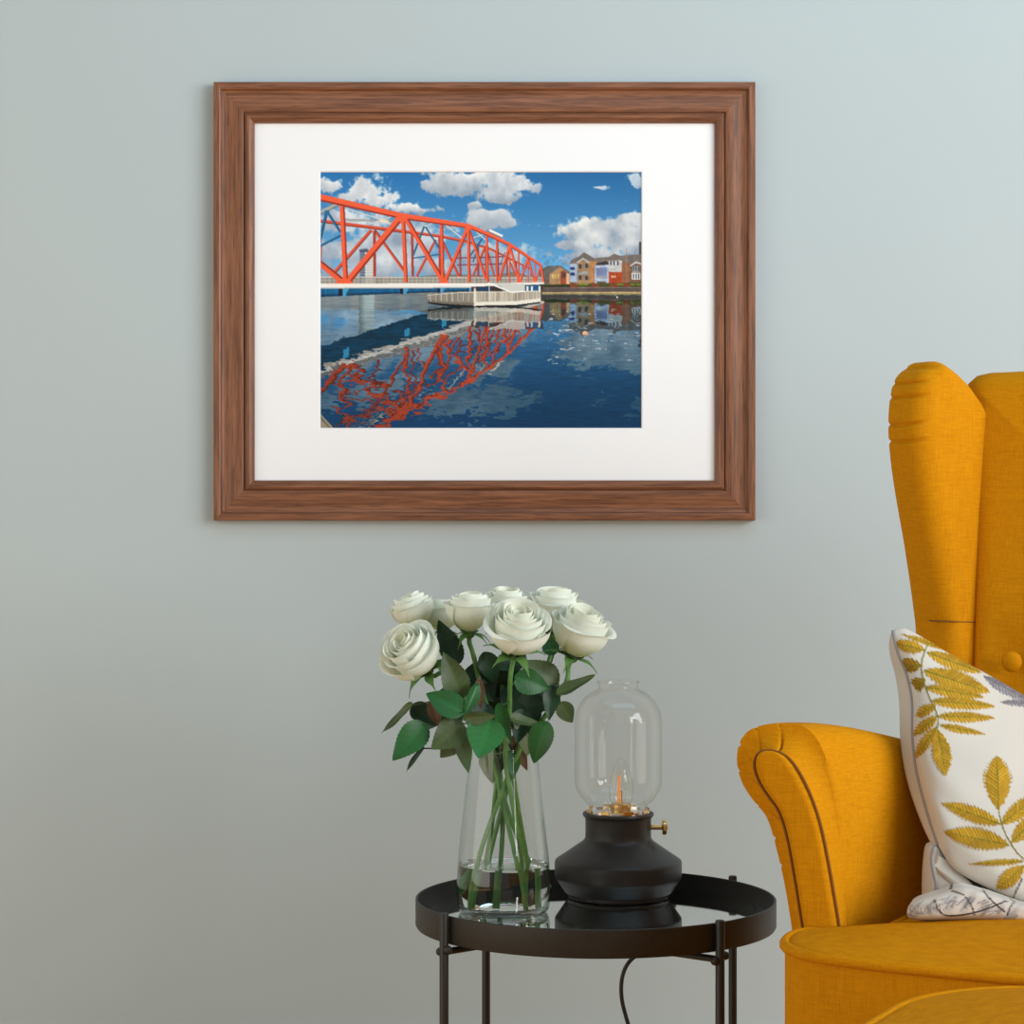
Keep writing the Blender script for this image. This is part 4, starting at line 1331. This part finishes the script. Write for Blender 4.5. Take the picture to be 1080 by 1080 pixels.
# wings
WJ, WW = (-0.300, 0.170), (-0.56, -0.828)
WN = (WW[1], -WW[0])                                # outward side of the wing
up_px = [(1110, 900), (1110, 760), (1104, 640), (1072, 520), (1044, 446), (1032, 420), (1025, 406), (1018, 396), (1009, 386.5), (998, 379.8), (988.5, 384), (977.5, 397), (972, 420), (970.5, 452), (973.5, 490), (979.5, 530), (986.5, 570), (994, 615), (998.5, 645), (1001.5, 670), (1002.5, 720), (1002.5, 790), (1002.5, 850), (1005, 900)]
WPL = catmull([on_plane(x, y, WJ, WW) for x, y in up_px], 720, closed=True)
if sum(WPL[k][0] * WPL[(k + 1) % 720][1] - WPL[(k + 1) % 720][0] * WPL[k][1] for k in range(720)) < 0:
    WPL = WPL[::-1]
WT = 0.078
TUCKS = [on_plane(x, y, WJ, WW) for x, y in ((984, 387), (974, 403), (971, 418), (970, 447), (971, 465))]


def wing_pt(u, v, w_, sg):
    ww = WT / 2 - w_
    return ((WJ[0] + u * WW[0] + ww * WN[0]) * sg, WJ[1] + u * WW[1] + ww * WN[1], v)


def wing_fn(sg):
    def fn(u, v, w_):
        dp = 0.0
        for a, z_ in TUCKS:                          # short tucks where the cloth is drawn round the front edge
            ln = a - u
            dp += 0.0050 * math.exp(-((v - z_ - 0.22 * ln) / 0.0018) ** 2) * math.exp(-(max(0, ln) / 0.016) ** 2)
        return wing_pt(u - dp, v, w_, sg)
    return fn


for sg in (1, -1):
    b = MB()
    b.plate([tuple(p) for p in WPL], WT, 0.027, wing_fn(sg), 0.0, 0.0, nr=14, flat=True, sm=160, rs=lambda u, v: min(1.0, max(0.0, (u + 0.01) / 0.07)))
    if sg < 0:
        b.f = [tuple(reversed(f)) for f in b.f]
    wg = b.build('wing', M['linen'], chair, smooth=180, local=True)
    b = MB()
    ua, za = on_plane(995.5, 655.5, WJ, WW)
    ub, zb_ = on_plane(1045, 656.5, WJ, WW)
    pts = []
    for k in range(40):
        f = k / 39.0
        u = ua + (ub - ua) * f
        ins = max(0.0, 0.027 - (ua - u))
        pts.append(wing_pt(u, za + (zb_ - za) * f, WT / 2 - 0.027 + math.sqrt(max(0, 0.027 ** 2 - ins ** 2)) - 0.0004, sg))
    b.tube(pts, 0.0010, 6)
    b.build('seam', M['linen_dark'], wg, smooth=180, local=True)
# legs
for x, y in ((-0.32, -0.33), (0.32, -0.33), (-0.28, 0.26), (0.28, 0.26)):
    b = MB()
    sgn = -1 if y < 0 else 1
    b.lathe([(0.013, 0.0), (0.014, 0.004), (0.024, 0.165)], (x, y, 0), 24, cap=True)
    b.build('leg', M['leg_wood'], chair, smooth=50, local=True)

# ------------------------------------------------------------------ footstool
FR = math.radians(-27.5)
FCc, FS = math.cos(FR), math.sin(FR)
cor = Vector((0.410, 2.149))
fw, fd = 0.60, 0.50
ctr = cor + Vector((FCc, FS)) * (fw / 2) - Vector((-FS, FCc)) * (fd / 2)
stool = empty('footstool', (ctr.x, ctr.y, 0), 'low mustard yellow linen footstool in front of the armchair seat', 'footstool', rz=FR)


def rrect(w_, h_, r, n=140):
    pts = []
    for cx, cy, a0 in ((w_ / 2 - r, h_ / 2 - r, 0), (-w_ / 2 + r, h_ / 2 - r, 90), (-w_ / 2 + r, -h_ / 2 + r, 180), (w_ / 2 - r, -h_ / 2 + r, 270)):
        for k in range(9):
            a = math.radians(a0 + 90 * k / 8)
            pts.append((cx + r * math.cos(a), cy + r * math.sin(a)))
    return resample(pts, n, closed=True)


FZ = 0.484
so = rrect(fw, fd, 0.15)
b = MB(); b.plate(so, 0.12, 0.012, lambda u, v, w_: (u, v, FZ - 0.06 + w_), 0.0, 0.022)
fcu = b.build('stool_cushion', M['linen'], stool, smooth=180, local=True)
b = MB(); b.tube([(u, v, FZ - 0.006) for u, v in so], 0.0058, 10, closed=True)
b.build('piping', M['linen'], fcu, smooth=180, local=True)
b = MB(); b.plate(rrect(fw - 0.02, fd - 0.02, 0.14), 0.17, 0.012, lambda u, v, w_: (u, v, 0.265 + w_))
b.build('stool_body', M['linen'], stool, smooth=50, local=True)
for x in (-0.22, 0.22):
    for y in (-0.17, 0.17):
        b = MB(); b.lathe([(0.013, 0.0), (0.014, 0.004), (0.022, 0.182)], (x, y, 0), 24, cap=True)
        b.build('leg', M['leg_wood'], stool, smooth=50, local=True)

# ------------------------------------------------------------------ cushion with embroidered ferns
CK = 2.0
cv = Paint(925, 640, 360, 380, CK)
cv.mask(np.ones(cv.X.shape), (206, 201, 192))
OCH = [(196, 154, 52), (166, 128, 34), (206, 168, 66)]


def Z7(p):
    return (930 + p[0] * 0.3055, 650 + p[1] * 0.3055)


def leaflet(p0, p1, wid, dark=False, cols=None, rib=(112, 112, 40), seed=0):
    r_ = random.Random(seed)
    p0, p1 = np.array(Z7(p0)), np.array(Z7(p1))
    wid = wid * 0.3055
    ax = p1 - p0
    L = np.linalg.norm(ax)
    ax /= L
    nv = np.array([-ax[1], ax[0]])
    cc = cols or OCH
    n = max(8, int(L / 1.9))
    for s in (-1, 1):                               # stitches run out from the rib and forward, their ends make the teeth
        for k in range(n):
            v = (k + 0.3) / n
            wv = wid / 2 * (math.sin(PI * min(1, v ** 0.75)) ** 0.75) * (1 - 0.2 * v) * (1.08 if k % 2 else 0.9)
            a0 = p0 + ax * (L * (v - 0.6 / n)); a1 = p0 + ax * (L * (v + 0.75 / n))
            q = p0 + ax * min(L * v + wv * 0.75, L) + nv * s * wv
            c = np.array(cc[k % 2 if s > 0 else (k + 1) % 2]) * r_.uniform(0.92, 1.06) * (0.84 if dark else 1.0) * (1.0 if s > 0 else 0.93)
            cv.poly([tuple(a0), tuple(a1), tuple(q + ax * 0.9), tuple(q - ax * 0.9)], np.clip(c, 0, 255))
    cv.line([tuple(p0), tuple(p0 + ax * L * 0.92)], [1.3, 0.5], rib)


def vine(pts, w_, col):
    q = catmull([Z7(p) for p in pts], 24)
    cv.line([tuple(p) for p in q], w_, col)


FERN1 = [((150, 118), (45, 92), 50), ((240, 118), (70, 62), 24), ((155, 125), (345, 196), 52), ((141, 172), (62, 168), 56, 1), ((150, 215), (112, 245), 56, 1), ((145, 188), (372, 262), 78), ((150, 245), (355, 280), 46),
         ((170, 292), (392, 312), 46), ((192, 345), (392, 352), 42), ((198, 376), (358, 408), 30), ((186, 305), (118, 345), 44), ((194, 343), (108, 412), 44), ((190, 382), (112, 492), 44), ((192, 390), (220, 550), 72)]
FERN2 = [((402, 668), (398, 484), 100), ((410, 718), (208, 645), 60), ((440, 790), (216, 744), 80), ((412, 718), (545, 618), 66), ((446, 782), (560, 672), 70), ((492, 846), (303, 856), 26), ((492, 860), (398, 942), 64), ((500, 850), (640, 880), 60)]
FERN3 = [((840, 500), (860, 340), 90), ((830, 560), (660, 470), 60), ((835, 600), (650, 560), 70), ((845, 560), (1000, 480), 60), ((850, 620), (1010, 590), 66), ((830, 680), (690, 720), 50), ((840, 690), (980, 720), 50)]
GREY = [(150, 148, 152), (120, 118, 124)]
for fi, (fern, st) in enumerate(((FERN1, [(158, 95), (138, 160), (142, 210), (165, 280), (195, 350), (190, 395)]), (FERN2, [(400, 640), (412, 710), (440, 775), (480, 830), (540, 870)]), (FERN3, [(845, 480), (835, 560), (842, 640), (850, 760)]))):
    for k, lf in enumerate(fern):
        leaflet(lf[0], lf[1], lf[2], dark=len(lf) > 3, seed=fi * 50 + k)
    vine(st, 1.5, (128, 116, 44))
for k, (a, c, w_) in enumerate((((352, 208), (520, 300), 44), ((410, 296), (560, 306), 26), ((520, 300), (680, 330), 40), ((560, 330), (690, 400), 30))):
    leaflet(a, c, w_, cols=GREY, rib=(110, 106, 112), seed=200 + k)
vine([(485, 905), (468, 940), (452, 978)], 2.0, (112, 104, 104))


def sample_canvas(px, py):
    xi = np.clip(((px - cv.x0) * CK).astype(int), 0, cv.w - 1)
    yi = np.clip(((py - cv.y0) * CK).astype(int), 0, cv.h - 1)
    return s2l(np.clip(cv.c[yi, xi], 0, 255) / 255.0) * 1.0


seam_l = catmull([(942, 665, 2.570), (948, 690, 2.560), (957, 712, 2.548), (962.5, 740, 2.530), (963, 775, 2.510), (967, 812, 2.485), (978, 855, 2.455), (990, 893, 2.425)], 200)
seam_t = catmull([(942, 665, 2.570), (958, 664, 2.575), (1000, 689, 2.585), (1040, 711, 2.600), (1080, 734, 2.615), (1140, 768, 2.635), (1205, 800, 2.660)], 260)
seam_b = catmull([(990, 893, 2.425), (1006, 916, 2.405), (1040, 936, 2.390), (1080, 953, 2.380), (1140, 972, 2.380), (1212, 985, 2.390)], 260)
seam_r = catmull([(1205, 800, 2.660), (1200, 850, 2.600), (1202, 920, 2.500), (1212, 985, 2.390)], 200)
NS, NT = 260, 200
s_ = np.linspace(0, 1, NS)[None, :, None]; t_ = np.linspace(0, 1, NT)[:, None, None]
coons = (1 - t_) * seam_t[None] + t_ * seam_b[None] + (1 - s_) * seam_l[:, None] + s_ * seam_r[:, None] \
    - ((1 - s_) * (1 - t_) * seam_t[0] + s_ * (1 - t_) * seam_t[-1] + (1 - s_) * t_ * seam_b[0] + s_ * t_ * seam_b[-1])
pxg, pyg, dg = coons[..., 0], coons[..., 1], coons[..., 2]
base3 = np.stack([(pxg - 540) / F * dg, dg, HC - (pyg - 540) / F * dg], -1)
ss, tt2 = s_[..., 0], t_[..., 0]
bul = (np.clip(1 - np.abs(2 * ss - 1) ** 2.4, 0, 1) * np.clip(1 - np.abs(2 * tt2 - 1) ** 2.4, 0, 1)) ** 0.55
nf = np.array([-0.10, -0.93, 0.34]); nb = np.array([-0.62, 0.76, -0.06])
wr_ = 0.0022 * np.sin(18 * ss + 9 * tt2) * np.sin(7 * tt2 + 2) + 0.003 * np.sin(26 * (tt2 - 0.45 * ss)) * np.clip(tt2 * 1.6 - 0.5, 0, 1)
front = base3 + nf * (bul * 0.048 + wr_ * bul)[..., None]
rear = base3 + nb * (np.clip(bul, 0, 1) ** 0.7 * (0.078 - 0.040 * tt2))[..., None]
# colours where the cloth is embroidered
d_f = front[..., 1]
colf = sample_canvas(front[..., 0] / d_f * F + 540, 540 + (HC - front[..., 2]) / d_f * F)
thread = np.clip((0.50 - colf[..., 2]) * 4, 0, 1)
front = front + nf * (0.0009 * thread)[..., None]
cz0 = float(base3[-1, :, 2].min())
cush = empty('throw_cushion', (0.56, 2.47, SEATZ + 0.02), 'white cushion embroidered with ochre fern leaves resting in the armchair', 'cushion')
b = MB()
b.grid([[tuple(p) for p in r] for r in front.tolist()], flip=True)
n0 = len(b.v)
b.grid([[tuple(p) for p in r] for r in rear[::4, ::4].tolist()])
cc = np.concatenate([colf.reshape(-1, 3), np.tile(s2l(np.array([202, 196, 186]) / 255.0), (len(b.v) - n0, 1))])
o = b.build('cover', M['cushion'], cush, smooth=180)
set_pattern(o, cc)
b = MB()
b.tube([tuple(p) for p in base3[::3, -1]], 0.0023, 8)
b.build('piping', M['grey_piping'], cush, smooth=180)
b = MB()
b.tube([tuple(p) for p in base3[::3, 0]], 0.0023, 8)
b.build('piping', M['grey_piping'], cush, smooth=180)

# slumped lower corner of the cushion: a white fold with its seam, and the grey printed flap lying on the seat


def puff(pxs, d0, thick, r, name, colfn, tilt=0.0, n=110, crown=0.01):
    P = catmull([((x - 540) / F * d0, -(y - 540) / F * d0) for x, y in pxs], n, closed=True)
    ar = sum(P[k][0] * P[(k + 1) % n][1] - P[(k + 1) % n][0] * P[k][1] for k in range(n))
    if ar < 0:
        P = P[::-1]
    b = MB()
    zc_ = P[:, 1].mean()
    b.plate(P, thick, r, lambda u, v, w_: (u, d0 - w_ + tilt * (v - zc_) + 0.0022 * math.sin(70 * u + 40 * v), HC + v), 0.0, crown, nr=8)
    o = b.build(name, M['cushion'], cush, smooth=180)
    off = cush.location
    V = np.array(b.v)
    set_pattern(o, colfn(V))
    return o


white = s2l(np.array([202, 196, 186]) / 255.0)
puff([(978, 900), (984, 891), (994, 893), (1012, 912), (1040, 926), (1080, 946), (1130, 960), (1130, 985), (1060, 985), (1000, 982), (976, 975), (974, 940)], 2.425, 0.05, 0.022, 'lower_fold', lambda V: np.tile(white, (len(V), 1)), 0.3)
b = MB()
b.tube([tuple(unp(x, y, 2.398)) for x, y in catmull([(986, 893), (983, 905), (985, 920), (988, 935), (984, 950)], 20)], 0.0024, 8)
b.build('seam', M['grey_piping'], cush, smooth=180)

flap = Paint(940, 920, 240, 70, 3.0)
flap.mask(np.ones(flap.X.shape), (206, 200, 193))
r_ = random.Random(5)
for cx, cy, ang, ln in ((968, 957, 2.4, 26), (985, 952, 2.0, 24), (1004, 948, 2.5, 26), (1022, 950, 2.1, 26), (1044, 955, 2.7, 24), (1066, 962, 2.3, 24), (1100, 965, 2.2, 26)):
    for k in range(16):
        a = ang + r_.uniform(-0.5, 0.5)
        g = r_.randint(128, 182)
        x0_, y0_ = cx + r_.uniform(-7, 7), cy + r_.uniform(-6, 6)
        flap.line([(x0_, y0_), (x0_ + math.cos(a) * ln * 0.4, y0_ + math.sin(a) * ln * 0.4)], 1.3, (g, g - 3, g), 0.8)
for pts in ([(985, 948), (990, 960), (1000, 966), (1030, 962), (1062, 950)], [(1004, 928), (1003, 938), (1016, 944), (1024, 954), (1028, 966)], [(1036, 938), (1046, 950), (1060, 962)], [(1075, 945), (1066, 956), (1062, 966)]):
    flap.line([tuple(p) for p in catmull(pts, 20)], 1.7, (78, 72, 74))


def flapcol(V):
    px, py = V[:, 0] / V[:, 1] * F + 540, 540 + (HC - V[:, 2]) / V[:, 1] * F
    xi = np.clip(((px - flap.x0) * 3).astype(int), 0, flap.w - 1); yi = np.clip(((py - flap.y0) * 3).astype(int), 0, flap.h - 1)
    return s2l(np.clip(flap.c[yi, xi], 0, 255) / 255.0)


# the flap as a fine quilted grid so that its print stays sharp
fo_px = catmull([(956.5, 962), (960, 953), (972, 947), (992, 941), (1010, 934), (1024, 937), (1046, 943), (1080, 954), (1125, 963), (1125, 978), (1080, 976), (1040, 972), (1000, 971), (972, 971), (959, 968)], 120, closed=True)
d0 = 2.365
C0 = fo_px.mean(0)
rows = []
for k in range(61):
    f = k / 60.0
    row = []
    for x, y in fo_px:
        qx, qy = C0[0] + (x - C0[0]) * f, C0[1] + (y - C0[1]) * f
        hgt = 0.026 * (max(0, 1 - f ** 3.5)) ** 0.5 + 0.002 * math.sin(qx * 0.35 + qy * 0.2) * (1 - f)
        p = unp(qx, qy, d0)
        row.append((p.x, p.y - hgt, p.z + hgt * 0.25))
    rows.append(row)
b = MB()
b.grid(rows, close_u=True)
nfr = len(b.v)
b.grid([[(x, 2 * d0 - y + 0.01 * (1 - (i / 60.0)), z) for x, y, z in rows[i]] for i in range(0, 61, 4)], close_u=True, flip=True)
o = b.build('printed_flap', M['cushion'], cush, smooth=180, label='white cloth fold with grey feather print')
set_pattern(o, flapcol(np.array(b.v)))
